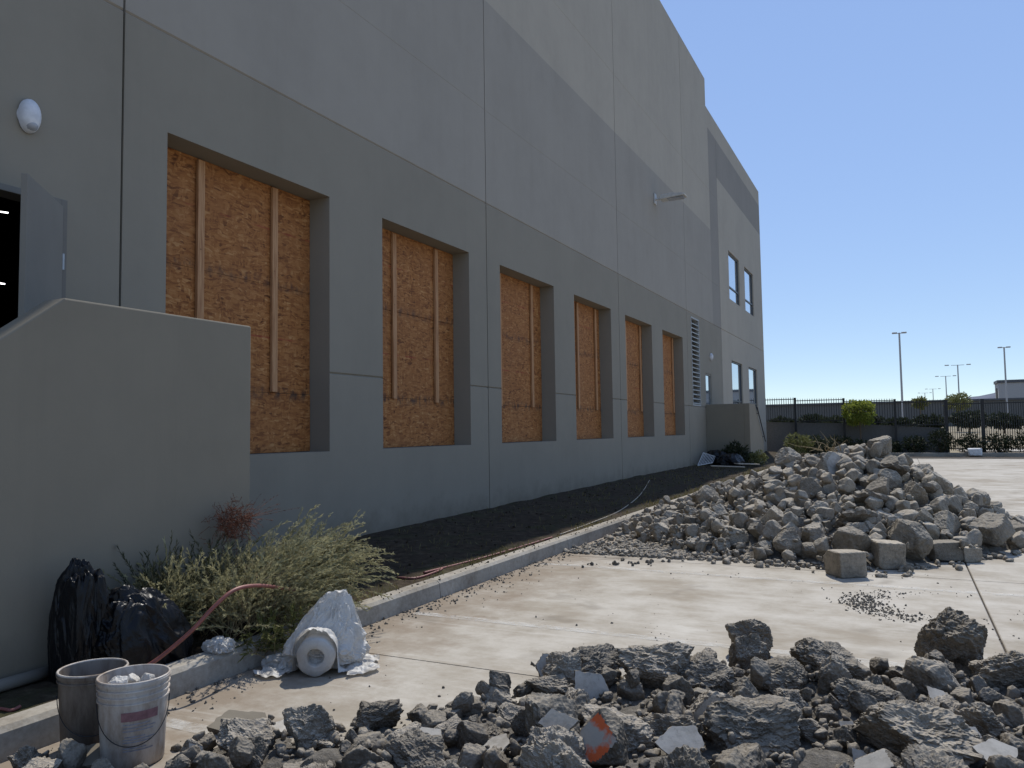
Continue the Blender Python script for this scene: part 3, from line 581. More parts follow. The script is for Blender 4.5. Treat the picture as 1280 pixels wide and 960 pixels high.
# chunks that stand out on the crest
for px, py, s_, lab in ((985, 568, .18, 'upright light grey chunk perched on the crest of the large heap near the stair'), (1100, 560, .17, 'large grey chunk on the very top of the large heap')):
    p = onY(px, py, 12.0); o = PM.drop(MID[5][0], MID[5][1], s_, p.x, 12.0, rrot(), 'concrete_chunk', .3, (1, .9, .9)); tag(o, lab, 'concrete chunk')
for px, py, Y, s_ in ((1068, 652, 9.9, .24), (1150, 600, 11.2, .17), (1085, 630, 10.4, .22), (1115, 598, 11.3, .19), (1222, 615, 11.4, .17)):
    p = onY(px, py, Y); o = PM.drop(SLAB[px % 6][0], SLAB[px % 6][1], s_, p.x, Y, Euler((-.62, random.uniform(-.2, .2), random.uniform(-.5, .5))), 'concrete_slab', .3, (1.2, 1, .28)); tag(o, 'pale flat broken slab lying face up on the large heap', 'concrete slab', 'pale slabs on the large heap')
o = PM.drop(SLAB[1][0], SLAB[1][1], .17, onZ(775, 692).x, onZ(775, 692).y+.05, Euler((0, 0, .3)), 'concrete_slab', 0, (1.1, .9, .18)); tag(o, 'flat pale concrete plate lying on the pavement by the large heap', 'concrete slab')
pl = []
for q in range(11000):
    x = random.uniform(2.35, 8.3); y = random.uniform(8.5, 14.5); e = env_mid(x, y)
    if e < .0 and random.random() > .10: continue
    if e < 0 and env_mid(x*.93+5.6*.07, y*.9+12*.1) < 0: continue
    a, b = PM.idx(x, y); s_ = random.choice([.010, .013, .016, .02, .026, .034, .045])
    if e > .06 and PM.h[a, b] > PM.h[max(0, a-4):a+5, max(0, b-4):b+5].mean()-.015: continue
    pl.append((x, y, PM.h[a, b]+s_*.35, s_))
for q in range(2200):      # finer scatter spilling off the left-hand foot
    x = random.gauss(3.3, .75); y = 8.95+abs(random.gauss(0, .55))+max(0, x-3)*.02
    if x < 2.66: continue
    a, b = PM.idx(x, y); s_ = random.choice([.006, .009, .013, .018, .024, .034]); pl.append((x, y, PM.h[a, b]+s_*.3, s_))
pebbles('small_rubble', 'rubble_mid', pl, 'small broken concrete bits scattered through the large heap', 'rubble')
# ---- low heap towards the viewer
_b = onZ(166, 950); BKT = Vector((_b.x, _b.y)); _c = onZ(123, 838, .372); BK2 = Vector((_c.x, _c.y)); BK2 = BKT+(BK2-BKT).normalized()*max(.312, (BK2-BKT).length)
BE = [(2.75, 2.2)]+[(onZ(*q).x, onZ(*q).y) for q in ((205, 950), (330, 918), (480, 902), (600, 880), (700, 862), (800, 848), (900, 842), (1050, 842), (1280, 850))]+[(9.5, 5.9)]
def yback(x): return float(np.interp(x, [a for a, _ in BE], [b for _, b in BE]))
def env_near(x, y):
    d = (yback(x)-y)*.8; front = y-(1.45+.3*(x-3)); l = (x-2.75)*.9
    if d < 0 or front < 0 or l < 0 or (Vector((x, y))-BKT).length < .24 or (Vector((x, y))-BK2).length < .24: return -1
    top = .075+.085*min(1, max(0, (x-3.7)/1.7))
    return min(top, .03+.35*d, .05+.5*front, .05+.25*l)
PN = Pile(2.3, 9.3, 1.3, 7, .03)
tag(mound('rubble_fines', PN, env_near, .06, 'fines', .05, .05), 'dark dust and grit under the chunks of the low heap', 'rubble', kind='stuff')
LN = ('dark crumbly broken concrete chunk in the low heap beside the buckets', 'concrete chunk', 'concrete chunks in the low heap')
LNF = ('dark concrete chunk with a smooth pale cut face in the low heap', 'concrete chunk', 'pale-faced chunks in the low heap')
def place_near(mesh, px, py, zz, wpx, rot, asp=(1, 1, 1), lab=LN, nm='concrete_chunk', sink=.2, pct=62):
    p = onZ(px, py, zz); dep = (p-CAM).dot(_F); size = wpx/F_PX*dep/2/.85
    o = PN.drop(mesh[0], mesh[1], size, p.x, p.y, rot, nm, sink, asp, pct); tag(o, *lab); return o
# the chunks that show largest, put where the photograph has them (base pixel, ground height, width)
big = [(940, 925, .12, 125), (1150, 945, .1, 130), (1030, 845, .1, 95), (1190, 830, .05, 95), (820, 850, .1, 100), (735, 858, .02, 78), (935, 815, .02, 60), (690, 868, .02, 40), (470, 912, .02, 75), (575, 895, .02, 52), (310, 940, .03, 75), (845, 925, .1, 90),
       (770, 935, .08, 90), (1080, 870, .15, 75), (1265, 865, .05, 80), (1225, 915, .12, 70), (640, 905, .04, 62), (560, 925, .04, 60), (880, 850, .12, 70), (975, 855, .12, 75), (1110, 905, .15, 60), (1010, 905, .15, 60), (700, 905, .1, 70), (400, 930, .04, 60), (500, 940, .05, 80), (1170, 880, .15, 60)]
for i, (px, py, zz, wpx) in enumerate(big):
    lf_ = px < 720; place_near(NEAR[i % 13], px, py, zz, wpx*(.74 if lf_ else .80), Euler((random.uniform(-.5, .5), random.uniform(-.5, .5), random.uniform(0, 6.28))), (random.uniform(.95, 1.15), random.uniform(.85, 1.05), random.uniform(.45, .6) if lf_ else random.uniform(.6, .8)), sink=.45 if lf_ else .35, pct=12 if zz <= .05 else 50)
OR = rock_mesh(555, 5, 'rubble_near', 9, .8, flats=[((.1, -1, .55), .5)], flatmat='orange_face')
place_near(OR, 755, 950, .12, 58, Euler((0, 0, -.35)), lab=('concrete chunk sprayed with bright orange paint in the low heap', 'concrete chunk', None))
LOWN = low_rocks(760, 18, 5, 'rubble_near', 1.0); restN = []
for i in range(105+330):
    best = None
    for q in range(14):
        x = random.uniform(2.8, 8.8); y = random.uniform(1.7, 6.3); e = env_near(x, y)
        if e < .03: continue
        if (Vector((x, y))-Vector((CAM.x, CAM.y))).length < 1.5: continue
        a, b = PN.idx(x, y); d_ = e-PN.h[max(0, a-3):a+4, max(0, b-3):b+4].mean()+random.uniform(0, .1)
        if best is None or d_ > best[0]: best = (d_, x, y)
    if best is None: continue
    _, x, y = best; size = random.choice([.075, .085, .095, .11, .125, .14, .155])*(.5+.5*min(1, max(0, (x-3.2)/1.8)))
    if i >= 105: v_, f_ = random.choice(LOWN); PN.drop((restN, v_, f_), v_[::8], random.uniform(.03, .075), x, y, rrot(), '', .3, (random.uniform(.9, 1.25), 1, random.uniform(.6, .95))); continue
    fl = random.random() < .17; mesh = random.choice(NEARF if fl else NEAR)
    o = PN.drop(mesh[0], mesh[1], size, x, y, rrot(), 'concrete_chunk', .4, (random.uniform(.9, 1.25), random.uniform(.8, 1.1), random.uniform(.55, .9)))
    zone_ = 'at the bucket end of the low heap' if x < 4.0 else 'on the outer edge of the low heap' if yback(x)-y < .45 else 'in the middle of the low heap'
    tag(o, ('dark concrete chunk with a smooth pale face ' if fl else ('big ' if size > .11 else 'small ' if size < .075 else '')+'dark crumbly concrete chunk ')+zone_, 'concrete chunk', 'concrete chunks in the low heap')
join_rocks('broken_concrete', restN, 'rubble_near', 'smaller dark broken concrete pieces filling the low heap')
# pale flakes of facing concrete
for i, (px, py, zz, wpx, tilt) in enumerate([(735, 845, .2, 46, 1.15), (685, 845, .1, 34, 1.3), (850, 905, .25, 55, .7), (700, 940, .15, 45, .8), (660, 895, .12, 30, .5), (1245, 945, .2, 50, .5), (1170, 862, .2, 26, .6), (620, 935, .1, 40, .3), (1215, 905, .22, 30, .9), (985, 875, .22, 34, 1.0), (540, 925, .08, 30, .35), (1060, 885, .22, 24, .8), (1075, 925, .2, 26, .9)]):
    o = place_near(SLAB[i % 6], px, py, zz, wpx*1.08, Euler((tilt*random.uniform(.85, 1.1), random.uniform(-.4, .4), random.uniform(-.6, .9))), (1.0, .85, .16), ('thin pale flake of smooth concrete sticking out of the low heap', 'concrete flake', 'pale flakes in the low heap'), 'concrete_flake', .12, 82)
DS = plate_mesh(561, 'paint_base')
place_near(DS, 300, 910, .02, 80, Euler((.25, .05, .2)), (1.05, .62, .2), ('flat blue-grey broken panel piece lying beside the white bucket', 'concrete slab', None), 'concrete_slab', 0)
place_near(SLAB[2], 372, 908, .02, 66, Euler((.12, -.1, .5)), (1.05, .75, .14), ('flat whitish concrete plate leaning on the low heap edge', 'concrete slab', None), 'concrete_slab', 0)
place_near(DS, 112, 952, .02, 60, Euler((.5, .1, 1.0)), (1.05, .6, .2), ('flat bluish concrete shard in front of the dark bucket', 'concrete slab', None), 'concrete_slab', 0)
pl = []
for q in range(16000):
    x = random.uniform(2.5, 8.6); y = random.uniform(1.9, 6.6); e = env_near(x, y)
    if e < 0:
        if not (0 < y-yback(x) < .5) or random.random() > .07*math.exp(-(y-yback(x))*6)*2: continue
    a, b = PN.idx(x, y); s_ = random.choice([.006, .008, .011, .014, .018, .024, .03])
    if e > .04 and PN.h[a, b] > PN.h[max(0, a-4):a+5, max(0, b-4):b+5].mean()-.008: continue
    pl.append((x, y, PN.h[a, b]+s_*.35, s_))
pebbles('small_rubble', 'rubble_near', pl, 'small dark broken concrete bits scattered through the low heap', 'rubble')
# loose grit on the pavement
pl = []
for q in range(1500):
    x = random.uniform(2.66, 9); y = random.uniform(2.3, 9); s_ = random.choice([.002, .003, .004, .005, .007, .01])
    if mnoise.noise(Vector((x*.9, y*.9, 2)))+random.uniform(-.35, .35) < .15 and x > 3.1: continue
    pl.append((x, y, s_*.3, s_))
for q in range(700):     # grit gathered against the kerb
    x = 2.64+abs(random.gauss(0, .12)); y = random.uniform(2.4, 9); s_ = random.choice([.003, .004, .006, .008, .012]); pl.append((x, y, s_*.3, s_))
for q in range(900):     # curved tyre-scuff of dirt crumbs
    t = random.gauss(0, .5); a = R_(200)+t*1.4; r = .42+random.gauss(0, .07); s_ = random.choice([.003, .004, .005, .007, .01]); pl.append((6.62+r*1.35*math.cos(a), 7.42+r*math.sin(a)*1.3, s_*.3, s_))
for q in range(26):
    p = onZ(random.gauss(790, 25), random.gauss(704, 3)); pl.append((p.x, p.y, .01, random.uniform(.012, .028)))
pebbles('gravel', 'fines', pl, 'loose grit and crumbs lying on the concrete pavement', 'gravel')
# ================================================================ BUCKETS
def bucket(c, r, h, mat, label, rim_mat, ribs, lab=False):
    T = empty('bucket', (c.x, c.y, 0)); tag(T, label, 'bucket'); rb = r*.88; C = (c.x, c.y, .002)
    rad = lambda z: rb+(r-rb)*z/h
    prof = [(0, 0), (rb-.006, 0), (rb, .006)]
    zr = [h-.035-.028*k for k in range(ribs)][::-1]
    for z in zr: prof += [(rad(z)-.0, z-.006), (rad(z)+.007, z-.004), (rad(z)+.007, z+.002), (rad(z), z+.004)]
    prof += [(rad(h-.006), h-.02), (r+.006, h-.018), (r+.008, h-.004), (r+.004, h), (r-.004, h), (r-.006, h-.01), (rb-.006, .02), (0, .02)]
    m = MB(); m.lathe(prof, 56, C); o = m.build('shell', mat, T, smooth=True); fixn(o.data)
    es = o.modifiers.new('split', 'EDGE_SPLIT'); es.split_angle = R_(50)
    m = MB(); n = 56; V = [(c.x+(r+.001)*math.cos(2*math.pi*k/n), c.y+(r+.001)*math.sin(2*math.pi*k/n), h+.003) for k in range(n+1)]; m.tube(V, .006, 6, False); m.build('rim', rim_mat, T, smooth=True)
    d = (Vector((CAM.x, CAM.y, 0))-Vector((c.x, c.y, 0))).normalized(); a0 = math.atan2(d.y, d.x)
    m = MB(); zh = h-.1
    pts = []
    for k in range(25):
        t = k/24; a = a0-1.45+2.9*t; dz = .17*math.sin(math.pi*t)**.8; z = zh-dz; rr = rad(z)+.007+.012*math.sin(math.pi*t)
        pts.append((c.x+rr*math.cos(a), c.y+rr*math.sin(a), z))
    m.tube(pts, .0022, 6); m.build('handle', 'black_iron', T)
    if lab:
        def patch(nm, mt, a1, a2, z1, z2):
            m = MB(); q = 16; e = .0025
            m.add([(c.x+(rad(z)+e)*math.cos(a), c.y+(rad(z)+e)*math.sin(a), z) for z in (z1, z2) for a in np.linspace(a0+a1, a0+a2, q)], [(i, i+1, q+i+1, q+i) for i in range(q-1)]); m.build(nm, mt, T, smooth=True)
        patch('label_band', 'label_red', -.35, .75, .222, .262)
        for i, (z, w0, w1) in enumerate(((.205, -.3, .5), (.19, -.3, .68), (.176, -.3, .6), (.15, -.25, .35), (.138, -.3, .66), (.126, -.3, .58), (.1, -.3, .4), (.088, -.3, .62))): patch('label_line', 'label_grey', w0, w1, z, z+.005)
        m = MB()
        for k in range(3): pass
    return T
bucket(BKT, .152, .385, 'bucket_white', 'dirty white ribbed plastic bucket with a faded red label band', 'bucket_white', 3, True)
bucket(BK2, .150, .375, 'bucket_grey', 'dark grime-covered plain bucket standing behind the white bucket', 'bucket_white', 1)
CR_ = rock_mesh(610, 4, 'white_plastic', 14, .9)
for i, (dx, dy) in enumerate(((-.06, .03), (.02, .06), (-.03, -.05))):
    o = bpy.data.objects.new('crumpled_wrapper', CR_[0]); COL.objects.link(o); o.location = (BKT.x+dx, BKT.y+dy, .335+.01*i); o.scale = (.05, .045, .04); o.rotation_euler = rrot(); tag(o, 'crumpled white plastic wrapper inside the white bucket', 'wrapper', 'wrappers in the white bucket')
m = MB(); m.lathe([(0, .3), (.137, .3)], 32, (BKT.x, BKT.y, 0)); o = m.build('bucket_waste', 'fines'); tag(o, 'grey dusty waste filling the white bucket', 'waste', kind='stuff')
# ================================================================ BAGS, SHEETING, HOSES
def crumpled(name, c, size, seed, mat, label, cat, rot=(0, 0, 0), lean=0., sub=6, amp=1., group=None, top=None):
    D, Fc = ico(sub); off = Vector((seed*3.7, seed*1.3, 5)); P = np.empty_like(D)
    for i, d in enumerate(D):
        v = Vector((d[0], d[1], d[2]*.5))+off
        w_ = Vector((mnoise.noise(v*2), mnoise.noise(v*2+Vector((9, 0, 0))), mnoise.noise(v*2+Vector((0, 9, 0)))))*.5
        q = v+w_
        r = 1+amp*(.16*mnoise.noise(q*1.6)+.20*(.35-abs(mnoise.noise(q*2.6)))+.06*(.35-abs(mnoise.noise(q*5.5)))+.02*(.35-abs(mnoise.noise(q*12))))
        mx_ = max(abs(d[0]), abs(d[1]), abs(d[2])); p = Vector(d)*r*(1/mx_)**.38*.86
        if p.z < -.55: p.z = -.55-.06*(-.55-p.z)
        if p.z > 0: p.x *= 1-.3*p.z*(.5 if top is None else top); p.y *= 1-.3*p.z*(.5 if top is None else top)
        p.y += lean*p.z; P[i] = p
    P[:, 2] += .56; P *= np.array(size); Rm = np.array(Euler(rot).to_matrix()); P = P@Rm.T+np.array(c)
    me_ = bpy.data.meshes.new(name); me_.from_pydata(P.tolist(), [], Fc.tolist()); me_.materials.append(M[mat]); me_.update()
    o = link(name, me_); return tag(o, label, cat, group)
crumpled('trash_bag', (2.17, 2.97, .10), (.17, .135, .47), 3, 'black_plastic', 'tall black plastic trash bag leaning against the near stair wall', 'trash bag', lean=.0, top=.35)
crumpled('trash_bag', (2.30, 3.28, .10), (.20, .32, .34), 8, 'black_plastic', 'low slumped black plastic trash bag beside the shrub', 'trash bag', lean=-.28, top=1.0)
crumpled('trash_bag', (1.15, 27.3, .2), (.5, .55, .28), 5, 'black_plastic', 'black trash bag on the ground at the far stair wall', 'trash bag', sub=4)
crumpled('trash_bag', (.55, 28.0, .2), (.45, .5, .36), 6, 'black_plastic', 'black trash bag against the facade by the far stair', 'trash bag', sub=4)
# roll of plastic sheeting with loose sheet over it
AX = Vector((-.50, .86, .05)).normalized(); rc = onZ(394, 822, .125); side = Vector((AX.y, -AX.x, 0)).normalized()
T = empty('plastic_sheeting', (3.15, 4.05, 0)); tag(T, 'roll of white plastic sheeting, half unwrapped and crumpled, lying by the kerb', 'plastic sheeting')
upv = side.cross(AX).normalized(); upv = upv if upv.z > 0 else -upv
m = MB(); n = 40; V = []; prof = [(.052, .30), (.052, 0), (.058, -.004), (.112, .0), (.118, .01), (.12, .42), (.045, .42)]
for (r, a) in prof:
    for k in range(n):
        t = 2*math.pi*k/n; rr = r*(1+.03*math.sin(3*t+1)+.02*math.sin(7*t)); V.append(rc+AX*a+side*(rr*math.cos(t))+upv*(rr*math.sin(t)))
m.add(V, [(i*n+k, i*n+(k+1) % n, (i+1)*n+(k+1) % n, (i+1)*n+k) for i in range(len(prof)-1) for k in range(n)]); o = m.build('roll', 'white_plastic', T, smooth=True); fixn(o.data)
m = MB(); m.tube([rc+AX*.16, rc+AX*.165], .053, 20); m.build('hole_disc', 'hole_shade', T)  # dark disc closing the roll's hole; the hole's shade is its colour
m = MB(); na, nb = 110, 130; V = []; okv = []
for i in range(na):
    a = -.03+.62*i/(na-1)
    for j in range(nb):
        b = -.42+.86*j/(nb-1)
        roll = .135+math.sqrt(max(0, .135**2-b*b)) if abs(b) < .135 and a < .46 else 0
        ap_a, ap_b = .34, .05; dd = math.hypot((a-ap_a)*1.0, (b-ap_b)*1.0); ang = math.atan2(b-ap_b, a-ap_a)
        tent = 0
        base = .012+.03*max(0, mnoise.noise(Vector((a*7, b*7, 1))))+.02*abs(mnoise.noise(Vector((a*17, b*17, 1))))
        z = max(roll+.006, tent, base); 
        if z < .10: z = max(z, base+.035*abs(mnoise.noise(Vector((a*9, b*9, 4)))))
        q = Vector((a*9, b*9, 7)); f_ = .035*(abs(mnoise.noise(q))-.2)+.022*(abs(mnoise.noise(q*2.3))-.2)+.01*(abs(mnoise.noise(q*5))-.2)
        z = max(.006, z+f_*min(1, .35+z*3)+(0.012 if roll else 0))
        p = Vector((rc.x, rc.y, 0))+Vector((AX.x, AX.y, 0)).normalized()*a+side*b+Vector((.02*mnoise.noise(q*1.3), .02*mnoise.noise(q*1.3+Vector((5, 5, 5))), 0)); V.append((p.x, p.y, z))
        lim = .27+.13*mnoise.noise(Vector((math.atan2(b, a-.25)*1.7, 3, 0)))+.05*mnoise.noise(Vector((a*14, b*14, 9)))
        okv.append(math.hypot((a-.24)*.95, b*.9) < lim+.06 and not (a < .02+.03*mnoise.noise(Vector((b*20, 1, 1))) and abs(b) < .2) and mnoise.noise(Vector((a*11+3, b*11, 2))) < .52 and p.x > 2.66)
Fq = [(i*nb+j, (i+1)*nb+j, (i+1)*nb+j+1, i*nb+j+1) for i in range(na-1) for j in range(nb-1) if okv[i*nb+j] and okv[(i+1)*nb+j] and okv[i*nb+j+1] and okv[(i+1)*nb+j+1]]
m.add(V, Fq); o = m.build('loose_sheet', 'white_plastic', T, smooth=True)
bm = bmesh.new(); bm.from_mesh(o.data); bmesh.ops.delete(bm, geom=[v for v in bm.verts if not v.link_faces], context='VERTS'); bm.to_mesh(o.data); bm.free()
D, Fc = ico(6); P = np.empty_like(D)
for i, d in enumerate(D):
    v = Vector(d)+Vector((4.2, 1.7, 9)); w_ = Vector((mnoise.noise(v*1.7), mnoise.noise(v*1.7+Vector((9, 0, 0))), mnoise.noise(v*1.7+Vector((0, 9, 0)))))*.7; q = Vector((v.x, v.y, v.z*.55))+w_
    r = 1+.16*mnoise.noise(q*1.3)+.20*(.3-abs(mnoise.noise(q*2.0)))+.14*(.3-abs(mnoise.noise(q*4.4)))+.07*(.3-abs(mnoise.noise(q*9.5)))
    p = Vector(d)*r; hz = max(0, p.z); wd = 1-.52*hz
    a = p.x*.17*wd+.05*hz; b = p.y*.245*wd+.085*hz; z = .15+p.z*(.33 if p.z > 0 else .15)
    if p.z < 0: a *= 1+.2*-p.z; b *= 1+.35*-p.z
    g_ = Vector((rc.x, rc.y, 0))+Vector((AX.x, AX.y, 0)).normalized()*(.235+a)+side*(b+.015); P[i] = (max(g_.x, 2.645), g_.y, max(min(z, .47+.02*mnoise.noise(v*3)), .006))
me_ = bpy.data.meshes.new('sack'); me_.from_pydata(P.tolist(), [], Fc.tolist()); me_.materials.append(M['white_plastic']); me_.update(); link('sack', me_, T)
for i, (px, py, s_, lab) in enumerate(((318, 828, (.15, .11, .06), 'crumpled translucent plastic scrap against the kerb below the shrub'), (268, 812, (.10, .09, .05), 'small torn plastic scrap lying on the kerb beside the shrub'))):
    p = onZ(px, py, .0 if i == 0 else .15); crumpled('plastic_scrap', (max(p.x, 2.82) if i == 0 else 2.54, p.y, 0 if i == 0 else .15), s_, 20+i, 'white_plastic', lab, 'plastic scrap', sub=5, amp=1.8)
def bez(pts, k=8):
    pts = [Vector(p) for p in pts]; out = []
    for i in range(len(pts)-1):
        p0, p1, p2, p3 = pts[max(i-1, 0)], pts[i], pts[i+1], pts[min(i+2, len(pts)-1)]
        for q in range(k):
            t = q/k; out.append(.5*((2*p1)+(p2-p0)*t+(2*p0-5*p1+4*p2-p3)*t*t+(3*p1-p0-3*p2+p3)*t**3))
    return out+[pts[-1]]
hp = [onX(*q, xx) for xx, q in zip((2.50, 2.56, 2.66, 2.72, 2.74, 2.72, 2.66, 2.55), ((182, 834), (205, 818), (240, 788), (268, 758), (292, 738), (318, 732), (345, 734), (370, 738)))]
m = MB(); m.tube(bez(hp), .012, 10); tag(m.build('hose', 'red_hose', smooth=True), 'reddish hose arching over the kerb out of the shrub', 'hose')
def strip_line(name, px, r, mat, label, cat):
    pts = [onZ(x, y, .13) for x, y in px]; pts = [Vector((p.x, p.y, max(soil_z(p.x, p.y), .152 if p.x > 2.46 else 0)+r)) for p in pts]
    m = MB(); m.tube(bez(pts), r, 8); tag(m.build(name, mat, smooth=True), label, cat)
strip_line('cable', [(497, 724), (520, 724), (545, 716), (552, 712), (530, 719), (560, 708), (600, 697), (640, 686), (690, 672)], .011, 'red_hose', 'dull red cable looped on the soil along the kerb', 'cable')
strip_line('wire', [(700, 668), (740, 652), (775, 638), (800, 620), (812, 604)], .008, 'plank', 'thin pale wire curving across the shaded soil strip', 'wire')
strip_line('cable', [(-30, 886), (0, 887), (14, 888), (25, 884)], .009, 'red_hose', 'short red cable end on the soil below the near stair wall', 'cable')
m = MB(); p, q = onZ(-20, 898, .16), onZ(48, 838, .16); m.tube([(2.0, p.y-.4, .16), (2.0, q.y, .16)], .035, 12); tag(m.build('drain_pipe', 'door_paint', smooth=True), 'grey pipe lying along the foot of the near stair wall', 'pipe')
# ================================================================ PLANTS
def leafquads(m, p, d, up, L, W):
    s_ = d.cross(up); s_ = s_.normalized() if s_.length > 1e-4 else Vector((1, 0, 0)); s_ *= W/2
    m.add([p-s_*.6, p+s_*.6, p+d*L*.55+s_, p+d*L, p+d*L*.55-s_], [(0, 1, 2, 3, 4)])
def rv(): return Vector((random.gauss(0, 1), random.gauss(0, 1), random.gauss(0, 1)))
def feathery(name, label, cat, stems, leafm, stemm, leafL, leafW, dens, droop=.5, group=None):
    # stems: (origin, direction, length)
    T = empty(name, stems[0][0]); tag(T, label, cat, group); ms, ml_ = MB(), MB()
    for (o, d, L) in stems:
        o = Vector(o); d = Vector(d).normalized(); pts = [o]; n = 8; cur = o.copy(); dd = d.copy()
        for k in range(n):
            dd = (dd+Vector((0, 0, -droop*.16))*(k/n)+rv()*.06).normalized(); cur = cur+dd*(L/n); pts.append(cur.copy())
        ms.tube(pts, [max(.0007, .0026*(1-k/n)) for k in range(n+1)], 3, False)
        nl = int(L*dens)
        for q in range(nl):
            t = .22+.78*random.random()**.8; k = min(int(t*n), n-1); fr_ = t*n-k; p = pts[k].lerp(pts[k+1], fr_); a = (pts[k+1]-pts[k]).normalized()
            dv = (a*1.3+rv()*.42).normalized(); leafquads(ml_, p, dv, rv(), leafL*random.uniform(.6, 1.3), leafW)
    tag(ms.build('stems', stemm, T), kind='stuff'); tag(ml_.build('foliage', leafm, T), kind='stuff'); return T
stems = []
for i in range(900):       # upright, twiggy mass
    y = random.uniform(3.5, 4.6); x = random.uniform(2.08, 2.55) if y > 3.8 else random.uniform(2.0, 2.2); z = random.uniform(.12, .40)
    d = Vector((random.gauss(.12, .4), (y-4.0)*.4+random.gauss(0, .4), random.uniform(.35, 1.1))); stems.append(((x, y, z), d, random.uniform(.22, .46)))
for i in range(800):       # long plumes falling towards the far side
    y = random.uniform(4.0, 4.75); x = random.uniform(2.08, 2.55); z = random.uniform(.25, .52)
    d = Vector((random.gauss(.15, .3), random.uniform(.4, 1.2), random.uniform(-.1, .9))); stems.append(((x, y, z), d, random.uniform(.3, .62)))
feathery('shrub', 'uprooted feathery green-brown shrub lying on the kerb by the stair wall', 'shrub', stems, 'needle', 'stem', .03, .0062, 125, .9)
stems = [((random.uniform(2.0, 2.2), random.uniform(3.45, 4.1), random.uniform(.2, .45)), (random.gauss(0, .3), random.gauss(0, .5), 1), random.uniform(.25, .5)) for i in range(110)]
feathery('shrub', 'dark shaded shrub between the black bags and the stair wall', 'shrub', stems, 'needle_shade', 'stem', .035, .005, 90, .3)  # shade behind the big shrub is put into the darker needle colour
c = onX(292, 642, 2.1); stems = [((c.x+random.gauss(0, .05), c.y+random.gauss(0, .07), c.z+random.gauss(-.06, .06)), rv(), random.uniform(.03, .09)) for i in range(520)]
stems += [((c.x, c.y+.1, c.z-.05), (random.gauss(0, .3), 1, random.uniform(-.05, .5)), random.uniform(.2, .5)) for i in range(9)]
feathery('dried_plant', 'rusty brown dried root clump on top of the shrub', 'dried plant', stems, 'rust_stem', 'rust_stem', .02, .003, 55, .4)
stems = [((2.62+random.gauss(.02, .06), random.uniform(3.85, 4.2), random.uniform(.05, .2)), (random.gauss(.3, .4), random.gauss(0, .6), random.uniform(0, .9)), random.uniform(.12, .25)) for i in range(120)]
feathery('cut_branches', 'cut leafy branches hanging over the kerb below the shrub', 'cut branches', stems, 'leaf_olive', 'stem', .035, .009, 90, .9)
def crown(m, c, rx, ry, rz, n, L, W, seed=0, hollow=.35):
    k = 0; tries = 0
    while k < n and tries < n*8:
        tries += 1; v = rv().normalized()*random.uniform(hollow, 1)**.6
        p = Vector((c[0]+v.x*rx, c[1]+v.y*ry, c[2]+v.z*rz)); nz_ = mnoise.noise(Vector((p.x/rx*2.1, p.y/ry*2.1, p.z/rz*2.1+seed)))
        if nz_ < -.1: continue
        p = Vector(c)+(p-Vector(c))*(.85+.4*nz_); leafquads(m, p, (v+rv()*.8).normalized(), rv(), L*random.uniform(.6, 1.3), W); k += 1
def tree(name, label, base, h, rx, rz, leafm, n, L, W, seed, trunk_r=.05, group=None, cat='tree'):
    T = empty(name, base); tag(T, label, cat, group); b = Vector(base); c = b+Vector((0, 0, h-rz)); m = MB()
    m.tube([b-Vector((0, 0, .1)), b+Vector((.02, 0, (h-rz)*.5)), c-Vector((0, 0, rz*.3)), c+Vector((0, 0, rz*.5))], [trunk_r, trunk_r*.8, trunk_r*.6, trunk_r*.2], 7)
    for k in range(7):
        a = k*2.4+seed; m.tube([c-Vector((0, 0, rz*.5)), c+Vector((math.cos(a)*rx*.35, math.sin(a)*rx*.35, -rz*.1)), c+Vector((math.cos(a)*rx*.75, math.sin(a)*rx*.75, rz*random.uniform(-.1, .5)))], [trunk_r*.45, trunk_r*.25, trunk_r*.08], 5)
    m.build('trunk', 'trunk', T); m = MB(); crown(m, c, rx, rx, rz, n, L, W, seed); m.build('crown', leafm, T); return T
p = onY(1075, 535, 43.6); tree('small_tree', 'small round yellow-green tree in front of the iron fence', (p.x, 43.6, .1), 2.78, .86, .72, 'leaf_yellow', 2400, .13, .07, 3, .05)
def shrub(label, c, rx, ry, rz, leafm, n, L, W, seed, group=None):
    T = empty('shrub', c); tag(T, label, 'shrub', group); m = MB()
    for k in range(9):
        a = k*2.4; m.tube([c, (c[0]+math.cos(a)*rx*.4, c[1]+math.sin(a)*ry*.4, c[2]+rz), (c[0]+math.cos(a)*rx*.7, c[1]+math.sin(a)*ry*.7, c[2]+rz*1.5)], [.015, .01, .004], 4)
    tag(m.build('stems', 'trunk', T), kind='stuff'); m = MB(); crown(m, (c[0], c[1], c[2]+rz*.95), rx, ry, rz, n, L, W, seed, .2); tag(m.build('foliage', leafm, T), kind='stuff')
for i, x in enumerate((2.5, 3.5, 4.7, 5.9, 7.0, 8.1, 9.3, 10.5, 11.7, 12.9, 14.1, 15.3)):
    shrub('low dark shrub in the planting bed below the iron fence', (x, 43.45+.15*math.sin(i*2.2), .08), .72+.1*math.sin(i), .5, (.42 if x < 8 else .58)+.09*math.sin(i*1.7), 'leaf_dark', 1000, .11, .05, i, 'dark shrubs along the iron fence')
p = onZ(975, 568, 0); shrub('yellow-green bushy shrub beyond the far stair wall', (1.9, 40.0, .15), .75, .75, .55, 'leaf_olive', 1300, .13, .04, 21)
shrub('dark bushy shrub next to the yellow-green shrub beyond the far stair', (2.6, 41.3, .12), .8, .7, .5, 'leaf_dark', 1100, .12, .05, 22)
shrub('dark shrub against the outer side of the far stair wall', (1.15, 28.4, .2), .55, .4, .42, 'leaf_dark', 1100, .10, .04, 23)
